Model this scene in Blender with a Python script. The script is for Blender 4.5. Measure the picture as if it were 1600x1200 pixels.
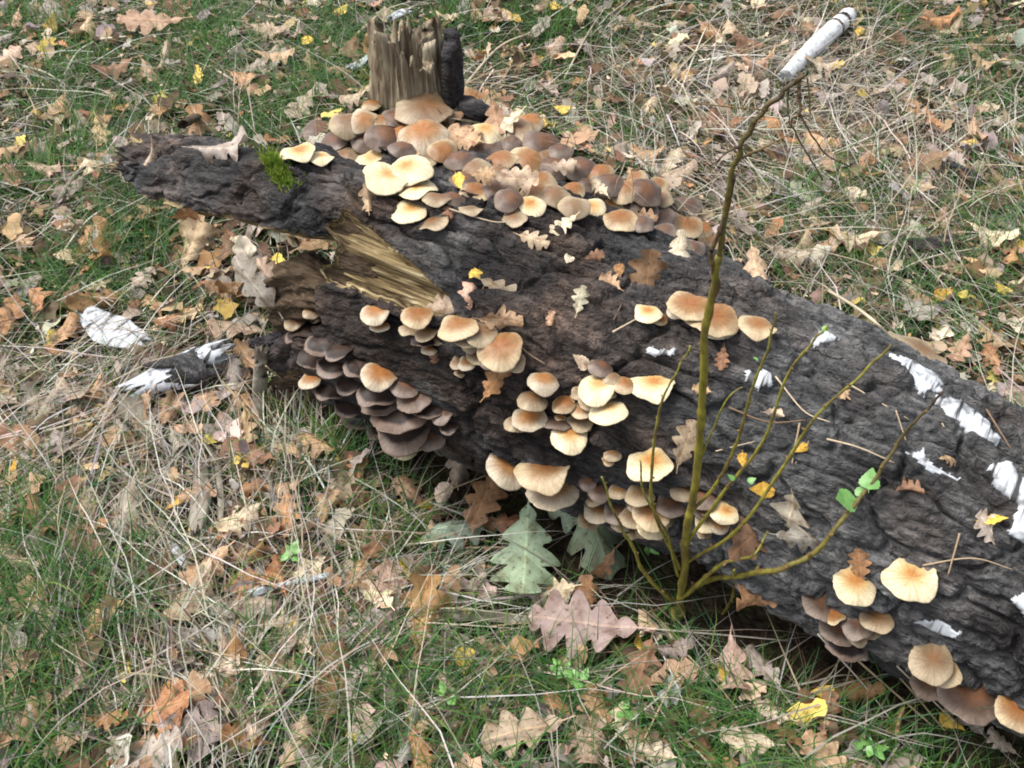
import bpy, math, random
import numpy as np
from mathutils import Vector, Matrix, Quaternion
from mathutils.bvhtree import BVHTree
R = math.radians
random.seed(7); rng = np.random.default_rng(7)
sc = bpy.context.scene
for o in list(bpy.data.objects): bpy.data.objects.remove(o)
col = sc.collection

# ------------------------------------------------------------ camera, sky, sun, exposure
H, PITCH, F = 1.40, R(46), 1570.0            # camera height, pitch below the horizon, focal length in photo pixels
cam = bpy.data.cameras.new('camera'); camo = bpy.data.objects.new('camera', cam); col.objects.link(camo)
camo.location = (0, 0, H); camo.rotation_euler = (R(90)-PITCH, 0, 0)
cam.sensor_width = 36; cam.lens = 36*F/1600; cam.clip_start = .02; cam.clip_end = 300
sc.camera = camo
SUN_EL, SUN_AZ = R(60), R(-75)               # overcast: a broad soft sun from the left
w = bpy.data.worlds.new('World'); sc.world = w; w.use_nodes = True
nt = w.node_tree; bg = nt.nodes['Background']
sky = nt.nodes.new('ShaderNodeTexSky'); sky.sky_type = 'NISHITA'; sky.sun_disc = False
sky.sun_elevation = SUN_EL; sky.sun_rotation = SUN_AZ; sky.dust_density = 4; sky.air_density = 1
hsv = nt.nodes.new('ShaderNodeHueSaturation'); hsv.inputs['Saturation'].default_value = .38   # cloud cover greys the sky
nt.links.new(sky.outputs[0], hsv.inputs['Color']); nt.links.new(hsv.outputs[0], bg.inputs[0])
bg.inputs[1].default_value = .15
sl = bpy.data.lights.new('sun', 'SUN'); sl.energy = 1.25; sl.angle = R(24); sl.color = (1, .97, .93)
so = bpy.data.objects.new('sun', sl); col.objects.link(so); so.location = (0, 0, 5)
sd = Vector((math.sin(SUN_AZ)*math.cos(SUN_EL), math.cos(SUN_AZ)*math.cos(SUN_EL), math.sin(SUN_EL)))
so.rotation_euler = (-sd).to_track_quat('-Z', 'Y').to_euler()
sc.view_settings.view_transform = 'Standard'; sc.view_settings.look = 'None'
sc.view_settings.gamma = 1; sc.view_settings.use_curve_mapping = False
sc.view_settings.exposure = 1.15
sc.render.engine = 'CYCLES'
sc.cycles.max_bounces = 5; sc.cycles.diffuse_bounces = 3; sc.cycles.filter_width = 1.9

# ------------------------------------------------------------ helpers
FWD = np.array([0, math.cos(PITCH), -math.sin(PITCH)]); UPV = np.array([0, math.sin(PITCH), math.cos(PITCH)])
CAM = np.array([0, 0, H])
def ray(px, py):
    return FWD + np.array([(px-800)/F, 0, 0]) + UPV*(600-py)/F      # depth along the axis is 1 per unit
def at(px, py, z=0.):
    d = ray(px, py); return CAM + d*((z-H)/d[2])
def proj(P):
    P = np.asarray(P)-CAM; dz = P@FWD
    return 800+F*P[..., 0]/dz, 600-F*(P@UPV)/dz, dz

def _hash(i, j, k, s):
    n = (i*374761393 + j*668265263 + k*2147483647 + s*974634777) & 0xffffffff
    n = ((n ^ (n >> 13))*1274126177) & 0xffffffff
    n = ((n ^ (n >> 16))*2246822519) & 0xffffffff
    return ((n ^ (n >> 15)) & 0xffffff)/float(0xffffff)
def vnoise(P, s=0):
    P = np.asarray(P, float); I = np.floor(P).astype(np.int64); f = P-I; f = f*f*f*(f*(f*6-15)+10)
    out = 0
    for a in (0, 1):
        for b in (0, 1):
            for c in (0, 1):
                wgt = (f[..., 0] if a else 1-f[..., 0])*(f[..., 1] if b else 1-f[..., 1])*(f[..., 2] if c else 1-f[..., 2])
                out = out + wgt*_hash(I[..., 0]+a, I[..., 1]+b, I[..., 2]+c, s)
    return out*2-1
def fbm(P, o=4, s=0, g=.5):
    v = 0; a = 1; t = 0
    for k in range(o):
        v = v + a*vnoise(np.asarray(P)*2**k, s+k); t += a; a *= g
    return v/t
def worley(P, s=0):
    I = np.floor(P).astype(np.int64); f1 = np.full(P.shape[:-1], 9.); f2 = f1.copy(); idv = np.zeros(P.shape[:-1])
    for a in (-1, 0, 1):
        for b in (-1, 0, 1):
            for c in (-1, 0, 1):
                J = I+np.array([a, b, c])
                q = np.stack([_hash(J[..., 0], J[..., 1], J[..., 2], s+m) for m in range(3)], -1)+J
                d = np.sqrt(((q-P)**2).sum(-1)); nw = d < f1
                f2 = np.where(nw, f1, np.minimum(f2, d)); idv = np.where(nw, _hash(J[..., 0], J[..., 1], J[..., 2], s+9), idv)
                f1 = np.where(nw, d, f1)
    return f1, f2, idv
def sstep(a, b, x):
    t = np.clip((x-a)/(b-a), 0, 1); return t*t*(3-2*t)

def mesh(name, V, Fc, mats=None, col_attr=None, smooth=True, midx=None):
    me = bpy.data.meshes.new(name); V = np.asarray(V, np.float32)
    if isinstance(Fc, np.ndarray):
        n, k = Fc.shape
        me.vertices.add(len(V)); me.vertices.foreach_set('co', V.ravel())
        me.loops.add(n*k); me.loops.foreach_set('vertex_index', Fc.astype(np.int32).ravel())
        me.polygons.add(n); me.polygons.foreach_set('loop_start', np.arange(0, n*k, k, dtype=np.int32))
        me.polygons.foreach_set('loop_total', np.full(n, k, np.int32)); me.update(calc_edges=True)
    else:
        me.from_pydata(V.tolist(), [], [tuple(f) for f in Fc])
    if smooth: me.polygons.foreach_set('use_smooth', np.ones(len(me.polygons), bool))
    if midx is not None: me.polygons.foreach_set('material_index', np.asarray(midx, np.int32))
    if col_attr is not None:
        a = me.color_attributes.new('Col', 'FLOAT_COLOR', 'POINT')
        c = np.ones((len(V), 4), np.float32); c[:, :3] = col_attr; a.data.foreach_set('color', c.ravel())
    for m in ([] if mats is None else mats if isinstance(mats, (list, tuple)) else [mats]): me.materials.append(m)
    me.update(); return me
def obj(name, me, parent=None, label=None, cat=None, group=None, kind=None):
    o = bpy.data.objects.new(name, me); col.objects.link(o)
    if parent: o.parent = parent
    if label: o['label'] = label
    if cat: o['category'] = cat
    if group: o['group'] = group
    if kind: o['kind'] = kind
    return o
def grid_faces(n, m, wrap=False):
    i, j = np.meshgrid(np.arange(n-1), np.arange(m if wrap else m-1), indexing='ij'); j2 = (j+1) % m
    return np.stack([i*m+j, i*m+j2, (i+1)*m+j2, (i+1)*m+j], -1).reshape(-1, 4)
def resample(P, n):
    P = np.asarray(P, float)
    if len(P) > 2:                                   # Catmull-Rom through the points
        Q = np.vstack([2*P[0]-P[1], P, 2*P[-1]-P[-2]]); out = []
        for t in np.linspace(0, len(P)-1-1e-9, n):
            i = int(t); u = t-i; a, b, c, d = Q[i:i+4]
            out.append(.5*(2*b+(c-a)*u+(2*a-5*b+4*c-d)*u*u+(3*b-a-3*c+d)*u**3))
        return np.array(out)
    return P[0]+(P[-1]-P[0])*np.linspace(0, 1, n)[:, None]
def frames(P):
    T = np.gradient(P, axis=0); T /= np.linalg.norm(T, axis=1)[:, None]
    U = np.array([0, 0, 1.])-T*T[:, 2:3]
    bad = np.linalg.norm(U, axis=1) < .25
    U[bad] = np.array([0, -1., 0])-T[bad]*T[bad][:, 1:2]
    U /= np.linalg.norm(U, axis=1)[:, None]; S = np.cross(T, U); return T, U, S
def tube(P, rad, m=7, col_attr=None, rough=0, seed=0, caps=True, flat=1.):
    """closed tapering tube; returns verts, faces(list of quads/ngons), station index per vertex"""
    P = np.asarray(P, float); n = len(P); T, U, S = frames(P); rad = np.broadcast_to(rad, n)
    th = np.arange(m)*2*np.pi/m
    rr = rad[:, None]*(1+(rough*vnoise(np.stack([np.cos(th)[None]*2+0*rad[:, None], np.sin(th)[None]*2+0*rad[:, None], np.arange(n)[:, None]*.7+0*th[None]], -1), seed) if rough else 0))
    V = P[:, None]+rr[..., None]*(np.cos(th)[None, :, None]*S[:, None]+flat*np.sin(th)[None, :, None]*U[:, None])
    Fc = grid_faces(n, m, True).tolist()
    if caps: Fc += [list(range(m))[::-1], list(range((n-1)*m, n*m))]
    return V.reshape(-1, 3), Fc, np.repeat(np.arange(n), m)

# ------------------------------------------------------------ materials
def newmat(name, rough=.7, spec=.3):
    m = bpy.data.materials.new(name); m.use_nodes = True; t = m.node_tree; b = t.nodes['Principled BSDF']
    b.inputs['Roughness'].default_value = rough; b.inputs['Specular IOR Level'].default_value = spec
    return m, t, b, t.nodes, t.links
def noise_node(t, scale, detail=5, coord='Object', stretch=None, dist=0):
    n = t.nodes.new('ShaderNodeTexNoise'); n.inputs['Scale'].default_value = scale; n.inputs['Detail'].default_value = detail
    n.inputs['Distortion'].default_value = dist
    c = t.nodes.new('ShaderNodeTexCoord'); src = c.outputs[coord]
    if stretch:
        mp = t.nodes.new('ShaderNodeMapping'); mp.inputs['Scale'].default_value = stretch; t.links.new(src, mp.inputs[0]); src = mp.outputs[0]
    t.links.new(src, n.inputs['Vector']); return n
def ramp(t, fac, stops):
    r = t.nodes.new('ShaderNodeValToRGB'); e = r.color_ramp.elements
    while len(e) < len(stops): e.new(.5)
    for k, (p, c) in enumerate(stops): e[k].position = p; e[k].color = (*c, 1)
    t.links.new(fac, r.inputs[0]); return r
def mix(t, a, b, fac, mode='MIX'):
    m = t.nodes.new('ShaderNodeMix'); m.data_type = 'RGBA'; m.blend_type = mode
    if hasattr(fac, 'links'): t.links.new(fac, m.inputs[0])
    else: m.inputs[0].default_value = fac
    for s, v in ((6, a), (7, b)):
        if hasattr(v, 'links'): t.links.new(v, m.inputs[s])
        else: m.inputs[s].default_value = (*v, 1)
    return m.outputs[2]
def bump(t, b, h, strength, dist=.01):
    n = t.nodes.new('ShaderNodeBump'); n.inputs['Strength'].default_value = strength; n.inputs['Distance'].default_value = dist
    t.links.new(h, n.inputs['Height']); t.links.new(n.outputs[0], b.inputs['Normal'])
def math_node(t, op, a, b=None):
    m = t.nodes.new('ShaderNodeMath'); m.operation = op
    for i, v in ((0, a), (1, b)):
        if v is None: continue
        if hasattr(v, 'links'): t.links.new(v, m.inputs[i])
        else: m.inputs[i].default_value = v
    return m.outputs[0]

LOG_TURN = R(29)                              # the log runs this many degrees off the x axis
def aligned(t, node, scale):
    """feed a texture with object coordinates turned so that x runs along the log, then scaled"""
    c = t.nodes.new('ShaderNodeTexCoord'); vr = t.nodes.new('ShaderNodeVectorRotate'); vr.rotation_type = 'Z_AXIS'; vr.inputs['Angle'].default_value = LOG_TURN
    mp = t.nodes.new('ShaderNodeMapping'); mp.inputs['Scale'].default_value = scale
    t.links.new(c.outputs['Object'], vr.inputs['Vector']); t.links.new(vr.outputs[0], mp.inputs[0]); t.links.new(mp.outputs[0], node.inputs['Vector']); return node
def make_bark(name, c_dark, c_mid, c_light, spec=.28, weather=False):
    m, t, b, N, L = newmat(name, .72, spec)
    n1 = aligned(t, noise_node(t, 12, 8, dist=1.0), (.4, 1, 1)); n2 = aligned(t, noise_node(t, 80, 7, dist=.6), (.35, 1, 1))
    c = ramp(t, n1.outputs['Fac'], [(.30, c_dark), (.50, c_mid), (.70, c_light)]).outputs[0]
    g = ramp(t, n2.outputs['Fac'], [(.32, (.40, .40, .40)), (.50, (.9, .9, .9)), (.68, (1.9, 1.87, 1.82))]).outputs[0]
    nb = noise_node(t, 4.5, 3); fb = ramp(t, nb.outputs['Fac'], [(.42, (0, 0, 0)), (.60, (.9, .9, .9))]).outputs[0]
    c = mix(t, c, mix(t, c, (1.6, 1.08, .78), 1, 'MULTIPLY'), fb)
    if weather:                                   # paler, lichen-greyed bark towards the thin end
        va = N.new('ShaderNodeVertexColor'); va.layer_name = 'Col'
        c = mix(t, c, (.15, .152, .15), va.outputs[0])
    L.new(mix(t, c, g, 1, 'MULTIPLY'), b.inputs['Base Color'])
    hgt = math_node(t, 'ADD', aligned(t, noise_node(t, 130, 6, dist=.5), (.35, 1, 1)).outputs['Fac'], math_node(t, 'MULTIPLY', noise_node(t, 260, 4).outputs['Fac'], .4))
    bump(t, b, hgt, 1, .016); return m
M = {}
M['bark'] = make_bark('dark_birch_bark', (.013, .0125, .0125), (.030, .029, .029), (.080, .078, .078))
M['trunk_bark'] = make_bark('weathered_trunk_bark', (.009, .0085, .0085), (.021, .020, .020), (.060, .058, .058), weather=True)
M['bark_old'] = make_bark('old_black_bark', (.010, .0105, .013), (.025, .026, .031), (.070, .075, .088))
def make_wood(name, stops, stretch, turn=None, fine=None):
    m, t, b, N, L = newmat(name, .8, .2)
    n = noise_node(t, 30, 6, stretch=stretch, dist=.4); n2 = noise_node(t, 7, 4)
    if turn is not None:
        mp = n.inputs['Vector'].links[0].from_node; vr = N.new('ShaderNodeVectorRotate'); vr.rotation_type = 'Z_AXIS'; vr.inputs['Angle'].default_value = turn
        L.new(mp.inputs[0].links[0].from_socket, vr.inputs['Vector']); L.new(vr.outputs[0], mp.inputs[0]); n.inputs['Scale'].default_value = 90; n.inputs['Detail'].default_value = 10; n.inputs['Distortion'].default_value = .8
    c = ramp(t, n.outputs['Fac'], stops).outputs[0]
    g = ramp(t, n2.outputs['Fac'], [(.3, (.6, .55, .5)), (.7, (1.25, 1.25, 1.2))]).outputs[0]
    L.new(mix(t, c, g, 1, 'MULTIPLY'), b.inputs['Base Color'])
    bump(t, b, n.outputs['Fac'], 1, .010); return m
WS = [(.25, (.07, .045, .022)), (.5, (.22, .16, .08)), (.75, (.42, .34, .19))]
M['wood'] = make_wood('torn_yellow_wood', [(.34, (.035, .022, .012)), (.46, (.16, .115, .055)), (.56, (.30, .235, .125)), (.70, (.56, .48, .31))], (.06, 1.6, 1.6), turn=R(32))
M['wood_up'] = make_wood('rotten_stump_wood', [(.30, (.08, .05, .03)), (.46, (.27, .22, .15)), (.60, (.44, .385, .29)), (.75, (.60, .55, .46))], (2.6, 2.6, .16))
M['wood_dark'] = make_wood('damp_brown_wood', [(.25, (.025, .016, .010)), (.5, (.07, .048, .03)), (.75, (.14, .10, .065))], (.06, 1.6, 1.6), turn=R(29))
M['wood_grey'] = make_wood('weathered_grey_wood', [(.25, (.06, .055, .045)), (.5, (.16, .14, .115)), (.75, (.28, .26, .22))], (.5, .8, .8))
m, t, b, N, L = newmat('white_birch_bark', .55, .35)
n = aligned(t, noise_node(t, 22, 5, dist=.3), (4.5, .5, .5)); n2 = noise_node(t, 55, 6)
c = ramp(t, n.outputs['Fac'], [(.37, (.04, .04, .04)), (.405, (.24, .245, .25)), (.45, (.44, .46, .48)), (.75, (.56, .59, .62))]).outputs[0]
g = ramp(t, n2.outputs['Fac'], [(.33, (.35, .34, .33)), (.47, (1, 1, 1))]).outputs[0]
L.new(mix(t, c, g, 1, 'MULTIPLY'), b.inputs['Base Color']); bump(t, b, n2.outputs['Fac'], .3, .004); M['white'] = m

m, t, b, N, L = newmat('white_stick_bark', .55, .3); n = noise_node(t, 60, 5)
L.new(ramp(t, n.outputs['Fac'], [(.30, (.18, .17, .16)), (.42, (.50, .51, .50)), (.7, (.62, .64, .65))]).outputs[0], b.inputs['Base Color']); bump(t, b, n.outputs['Fac'], .5, .006); M['white_plain'] = m
def make_attr(name, rough=.75, spec=.2, transl=.25):
    m, t, b, N, L = newmat(name, rough, spec)
    a = N.new('ShaderNodeVertexColor'); a.layer_name = 'Col'
    L.new(a.outputs[0], b.inputs['Base Color'])
    if transl:
        tr = N.new('ShaderNodeBsdfTranslucent'); L.new(a.outputs[0], tr.inputs[0])
        mx = N.new('ShaderNodeMixShader'); mx.inputs[0].default_value = transl
        L.new(b.outputs[0], mx.inputs[1]); L.new(tr.outputs[0], mx.inputs[2]); L.new(mx.outputs[0], N['Material Output'].inputs[0])
    return m
M['blade'] = make_attr('grass_blades', .6, .3); M['litter'] = make_attr('leaf_litter', .7, .2, .15)
M['stem'] = make_attr('twig_bark', .6, .3, 0); M['moss'] = make_attr('moss', .9, .1, .2)
# a fallen leaf: pigment from the object's own colour, blotches, paler midrib and side veins
m, t, b, N, L = newmat('fallen_leaf', .6, .3)
oi = N.new('ShaderNodeObjectInfo'); tc = N.new('ShaderNodeTexCoord')
n = noise_node(t, 5, 6); n2 = noise_node(t, 22, 4)
g = ramp(t, n.outputs['Fac'], [(.30, (.36, .28, .22)), (.44, (.82, .78, .74)), (.54, (1, 1, 1)), (.72, (1.3, 1.28, 1.22))]).outputs[0]
g2 = ramp(t, n2.outputs['Fac'], [(.30, (.35, .28, .22)), (.42, (1, 1, 1))]).outputs[0]
c = mix(t, mix(t, oi.outputs['Color'], g, 1, 'MULTIPLY'), g2, 1, 'MULTIPLY')
sx = N.new('ShaderNodeSeparateXYZ'); L.new(tc.outputs['Object'], sx.inputs[0])
ax = math_node(t, 'ABSOLUTE', sx.outputs[0])
rib = math_node(t, 'LESS_THAN', ax, .012)
sv = math_node(t, 'FRACT', math_node(t, 'MULTIPLY', math_node(t, 'SUBTRACT', sx.outputs[1], math_node(t, 'MULTIPLY', ax, .8)), 8.))
sv = math_node(t, 'MULTIPLY', math_node(t, 'LESS_THAN', sv, .10), .5)
vein = math_node(t, 'MAXIMUM', rib, sv)
c = mix(t, c, mix(t, c, (1.35, 1.3, 1.2), 1, 'MULTIPLY'), vein)
L.new(c, b.inputs['Base Color'])
tr = N.new('ShaderNodeBsdfTranslucent'); L.new(c, tr.inputs[0]); mx = N.new('ShaderNodeMixShader'); mx.inputs[0].default_value = .15
L.new(b.outputs[0], mx.inputs[1]); L.new(tr.outputs[0], mx.inputs[2]); L.new(mx.outputs[0], N['Material Output'].inputs[0])
bump(t, b, vein, .4, .02); M['leaf'] = m
# mushroom caps: rings of pigment from the crown to the rim
def make_cap(name, centre, mid, rim, p1=.22, p2=.62, p3=.95):
    m, t, b, N, L = newmat(name, .5, .35)
    tc = N.new('ShaderNodeTexCoord'); mp = N.new('ShaderNodeMapping'); mp.inputs['Scale'].default_value = (1, 1, .3); mp.inputs['Location'].default_value = (0, -.22, 0)
    L.new(tc.outputs['Object'], mp.inputs[0]); ln = N.new('ShaderNodeVectorMath'); ln.operation = 'LENGTH'; L.new(mp.outputs[0], ln.inputs[0])
    n = noise_node(t, 2.2, 4); oi = N.new('ShaderNodeObjectInfo')
    r = math_node(t, 'ADD', ln.outputs['Value'], math_node(t, 'MULTIPLY', math_node(t, 'SUBTRACT', n.outputs['Fac'], .5), .30))
    r = math_node(t, 'ADD', r, math_node(t, 'MULTIPLY', math_node(t, 'SUBTRACT', oi.outputs['Random'], .5), .30))
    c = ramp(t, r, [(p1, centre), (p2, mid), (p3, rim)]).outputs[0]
    n3 = noise_node(t, 9, 5); g = ramp(t, n3.outputs['Fac'], [(.3, (.86, .84, .82)), (.6, (1.04, 1.03, 1.02))]).outputs[0]
    sp = noise_node(t, 34, 3); g2 = ramp(t, sp.outputs['Fac'], [(.30, (.70, .64, .58)), (.46, (1, 1, 1))]).outputs[0]
    at_ = N.new('ShaderNodeTexGradient'); at_.gradient_type = 'RADIAL'; L.new(tc.outputs['Object'], at_.inputs[0])
    cmb = N.new('ShaderNodeCombineXYZ'); L.new(math_node(t, 'MULTIPLY', at_.outputs['Fac'], 60.), cmb.inputs[0]); L.new(ln.outputs['Value'], cmb.inputs[1]); L.new(oi.outputs['Random'], cmb.inputs[2])
    rn = N.new('ShaderNodeTexNoise'); rn.inputs['Scale'].default_value = 1.2; L.new(cmb.outputs[0], rn.inputs['Vector'])
    g3 = ramp(t, rn.outputs['Fac'], [(.35, (.80, .77, .74)), (.65, (1.1, 1.1, 1.1))]).outputs[0]
    c = mix(t, mix(t, c, g2, .7, 'MULTIPLY'), g3, 1, 'MULTIPLY')
    L.new(mix(t, c, g, 1, 'MULTIPLY'), b.inputs['Base Color'])
    b.inputs['Subsurface Weight'].default_value = .08; b.inputs['Subsurface Radius'].default_value = (.01, .006, .003)
    return m
CAPM = {
 'cream':  make_cap('cream_cap', (.38, .17, .045), (.50, .335, .14), (.60, .52, .34), .08, .36, .75),
 'orange': make_cap('orange_cap', (.23, .09, .024), (.25, .14, .058), (.44, .35, .22), .18, .62, 1.02),
 'tan':    make_cap('tan_cap', (.17, .085, .034), (.195, .132, .075), (.34, .275, .18), .15, .55, 1.0),
 'mauve':  make_cap('mauve_cap', (.135, .062, .028), (.09, .057, .041), (.19, .147, .118), .18, .58, 1.05),
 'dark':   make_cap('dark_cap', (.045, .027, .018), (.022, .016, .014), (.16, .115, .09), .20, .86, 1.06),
 'rimmed': make_cap('grey_rimmed_cap', (.29, .115, .03), (.28, .16, .07), (.42, .36, .265), .22, .62, .98)}
m, t, b, N, L = newmat('mushroom_gills', .8, .1); n = noise_node(t, 6, 3)
L.new(ramp(t, n.outputs['Fac'], [(.3, (.16, .12, .08)), (.7, (.36, .29, .19))]).outputs[0], b.inputs['Base Color']); M['gills'] = m
m, t, b, N, L = newmat('mushroom_stem', .7, .2); n = noise_node(t, 60, 3, stretch=(1, 1, .3))
L.new(ramp(t, n.outputs['Fac'], [(.3, (.20, .13, .07)), (.7, (.50, .41, .26))]).outputs[0], b.inputs['Base Color']); M['mstem'] = m
# ground
m, t, b, N, L = newmat('forest_floor', .95, .1)
n = noise_node(t, 14, 8); n2 = noise_node(t, 70, 6)
c = ramp(t, n.outputs['Fac'], [(.30, (.014, .010, .007)), (.48, (.035, .025, .017)), (.62, (.032, .036, .015)), (.78, (.07, .055, .036))]).outputs[0]
g = ramp(t, n2.outputs['Fac'], [(.3, (.5, .5, .5)), (.7, (1.6, 1.6, 1.5))]).outputs[0]
L.new(mix(t, c, g, 1, 'MULTIPLY'), b.inputs['Base Color']); bump(t, b, n2.outputs['Fac'], 1, .02); M['soil'] = m

# ------------------------------------------------------------ ground
def seg_dist(x, y, A, B):
    A, B = np.asarray(A)[:2], np.asarray(B)[:2]; d = B-A
    t = np.clip(((x-A[0])*d[0]+(y-A[1])*d[1])/(d@d), 0, 1)
    return np.hypot(x-A[0]-t*d[0], y-A[1]-t*d[1])
MA, MB_ = at(570, 195, .15), at(985, 300, .15)       # a bank of rotten wood and soil behind the log, where the mushrooms crowd
MC, MD = at(650, 180, .15), at(860, 235, .15)
def gh_full(x, y):
    x = np.asarray(x, float); y = np.asarray(y, float); P = np.stack([x, y, 0*x], -1)
    h = .045*fbm(P*1.3, 3, 11) + .018*fbm(P*6, 3, 5)
    h = h*np.exp(-np.hypot(x, y-1.8)**2/60)
    return h + np.maximum(.20*np.exp(-(seg_dist(x, y, MA, MB_)/.125)**2), .20*np.exp(-(seg_dist(x, y, MC, MD)/.10)**2))
HX, HY = np.arange(-4, 4.001, .012), np.arange(-1, 6.001, .012)
HZ = gh_full(*np.meshgrid(HX, HY, indexing='ij')); HZL = HZ.tolist()
def gh(x, y):
    if np.ndim(x) == 0:
        a = min(max((x+4)/.012, 0), len(HX)-1.001); b_ = min(max((y+1)/.012, 0), len(HY)-1.001); i = int(a); j = int(b_); a -= i; b_ -= j
        return (HZL[i][j]*(1-a)+HZL[i+1][j]*a)*(1-b_)+(HZL[i][j+1]*(1-a)+HZL[i+1][j+1]*a)*b_
    a = np.clip((np.asarray(x)+4)/.012, 0, len(HX)-1.001); b_ = np.clip((np.asarray(y)+1)/.012, 0, len(HY)-1.001); i = a.astype(int); j = b_.astype(int); a = a-i; b_ = b_-j
    return (HZ[i, j]*(1-a)+HZ[i+1, j]*a)*(1-b_)+(HZ[i, j+1]*(1-a)+HZ[i+1, j+1]*a)*b_
def ghit(px, py, lift=0.):
    d = ray(px, py); t_ = (np.linspace(.45, -.12, 200)-H)/d[2]; P = CAM+d*t_[:, None]        # first crossing of the ray with the soil
    i = int(np.argmax(P[:, 2] < gh(P[:, 0], P[:, 1])+lift)); p = P[i]
    if i:
        q = P[i-1]; a = q[2]-gh(q[0], q[1])-lift; b_ = gh(p[0], p[1])+lift-p[2]; p = q+(p-q)*(a/(a+b_+1e-9))
    return np.array(p)
def axis_coords(lo, hi, step, far):
    c = np.arange(lo, hi, step); e = [hi]; s = step
    while e[-1] < far: s *= 1.18; e.append(e[-1]+s)
    f = [lo]; s = step
    while f[-1] > -far: s *= 1.18; f.append(f[-1]-s)
    return np.concatenate([f[::-1][:-1], c, e])
gx, gy = axis_coords(-2.3, 2.3, .016, 60), axis_coords(.1, 4.0, .016, 60)
X, Y = np.meshgrid(gx, gy, indexing='ij'); Z = gh_full(X, Y)
near = np.exp(-((X/3)**4+((Y-2)/3)**4))
Z = Z + near*(.010*fbm(np.stack([X, Y, Y*0], -1)*28, 3, 3))
obj('ground', mesh('ground', np.stack([X, Y, Z], -1).reshape(-1, 3), grid_faces(len(gx), len(gy)), M['soil']), kind='structure')

# ------------------------------------------------------------ the fallen log
ST = [(548, 408, .245, .255), (640, 447, .25, .255), (800, 512, .245, .25), (1000, 594, .235, .238), (1250, 712, .215, .22), (1500, 838, .195, .205), (1750, 968, .185, .195), (2050, 1130, .18, .19)]
AX = np.array([at(x, y, z) for x, y, z, r in ST]); AR = np.array([s[3] for s in ST])
AX[:, 2] += [float(gh(p[0], p[1]))*.4 for p in AX]
LOGA, LOGB = AX[0], AX[-1]
NS, NT = 680, 460
P = resample(AX, NS); rad = np.interp(np.linspace(0, len(AR)-1, NS), np.arange(len(AR)), AR)
slen = np.concatenate([[0], np.cumsum(np.linalg.norm(np.diff(P, axis=0), axis=1))])
T, U, S = frames(P)
th = np.linspace(-np.pi/2, 1.5*np.pi, NT, endpoint=False)
smin = .03+.05*vnoise(np.stack([np.cos(th)*2.2, np.sin(th)*2.2, 0*th], -1), 41)+.022*vnoise(np.stack([np.cos(th)*11, np.sin(th)*11, 0*th], -1), 42)
smin = np.clip(smin+.03+.05*np.clip(np.cos(th), 0, 1), .0, .25)
u = np.linspace(0, 1, NS)
SG = smin[None]+(slen[-1]-smin[None])*u[:, None]                       # ragged left end
def at_s(A): return np.stack([np.interp(SG, slen, A[:, k]) for k in range(3)], -1)
PG, UG, SGd = at_s(P), at_s(U), at_s(S); RG = np.interp(SG, slen, rad)
dirv = np.cos(th)[None, :, None]*SGd+np.sin(th)[None, :, None]*UG
Q = np.stack([np.cos(th)[None]*RG, np.sin(th)[None]*RG, SG], -1)
Q2 = Q*np.array([1, 1, .36])
warp = .022*np.stack([fbm(Q*9, 3, 60+k) for k in range(3)], -1)
f1, f2, cid = worley((Q*np.array([1, 1, .38])+warp*1.3)*17, 3)
crack = sstep(.0, .13, f2-f1)
f1b, f2b, cidb = worley((Q*np.array([1, 1, .5])+warp)*44, 8); crack2 = sstep(.0, .22, f2b-f1b)
fur = 1-np.abs(fbm((Q+warp)*np.array([24, 24, 6.5]), 4, 51, .55))*2.4                      # long furrows down the trunk
fine = fbm((Q+warp*.4)*np.array([110, 110, 40]), 3, 52)
rough_amt = np.clip(.85+.9*fbm(Q*4.5, 2, 77), .25, 1.6)
disp = .022*fbm(Q*4.2, 3, 1)+rough_amt*(.018*(crack-1)+.016*(cid-.5)*crack+.005*(crack2-1)*crack+.005*(cidb-.5)*crack2*crack+.007*(fur-.6))+.004*(.5-np.abs(fine)*1.6)+.0032*fbm(Q*np.array([190, 190, 110]), 2, 33)
base = PG+RG[..., None]*dirv
bx, by, bz = proj(base)
facing = ((base-CAM)*dirv).sum(-1) < 0
def in_poly(x, y, poly):
    c = np.zeros(x.shape, bool); n = len(poly)
    for i in range(n):
        (x1, y1), (x2, y2) = poly[i], poly[(i+1) % n]
        if y1 == y2: continue
        c ^= ((y1 > y) != (y2 > y)) & (x < (x2-x1)*(y-y1)/(y2-y1)+x1)
    return c
PATCH = [[(1262, 528), (1290, 520), (1312, 532), (1306, 541), (1270, 540)],
         [(1160, 578), (1200, 578), (1208, 600), (1188, 615), (1168, 600)],
         [(1385, 552), (1412, 560), (1470, 595), (1472, 612), (1440, 618), (1425, 595)],
         [(1462, 622), (1500, 622), (1545, 660), (1568, 690), (1550, 697), (1510, 672), (1475, 650)],
         [(1540, 722), (1575, 718), (1640, 790), (1650, 860), (1600, 850), (1570, 835), (1590, 790), (1560, 765)],
         [(1575, 935), (1600, 925), (1640, 950), (1640, 985), (1600, 968)],
         [(1412, 708), (1440, 700), (1452, 722), (1480, 740), (1500, 745), (1490, 752), (1445, 735)],
         [(1420, 960), (1470, 965), (1510, 990), (1500, 1000), (1450, 985)],
         [(1005, 545), (1060, 543), (1062, 552), (1010, 556)]]
wob = 5*vnoise(Q*60, 55)+4*vnoise(Q*160, 56)
masks = [in_poly(bx+wob, by+wob, p) & facing for p in PATCH]
pm = np.any(masks, axis=0).astype(float)
for _ in range(4): pm = (pm+np.roll(pm, 1, 0)+np.roll(pm, -1, 0)+np.roll(pm, 1, 1)+np.roll(pm, -1, 1))/5
disp = disp*(1-.95*pm)+.003*pm
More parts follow.
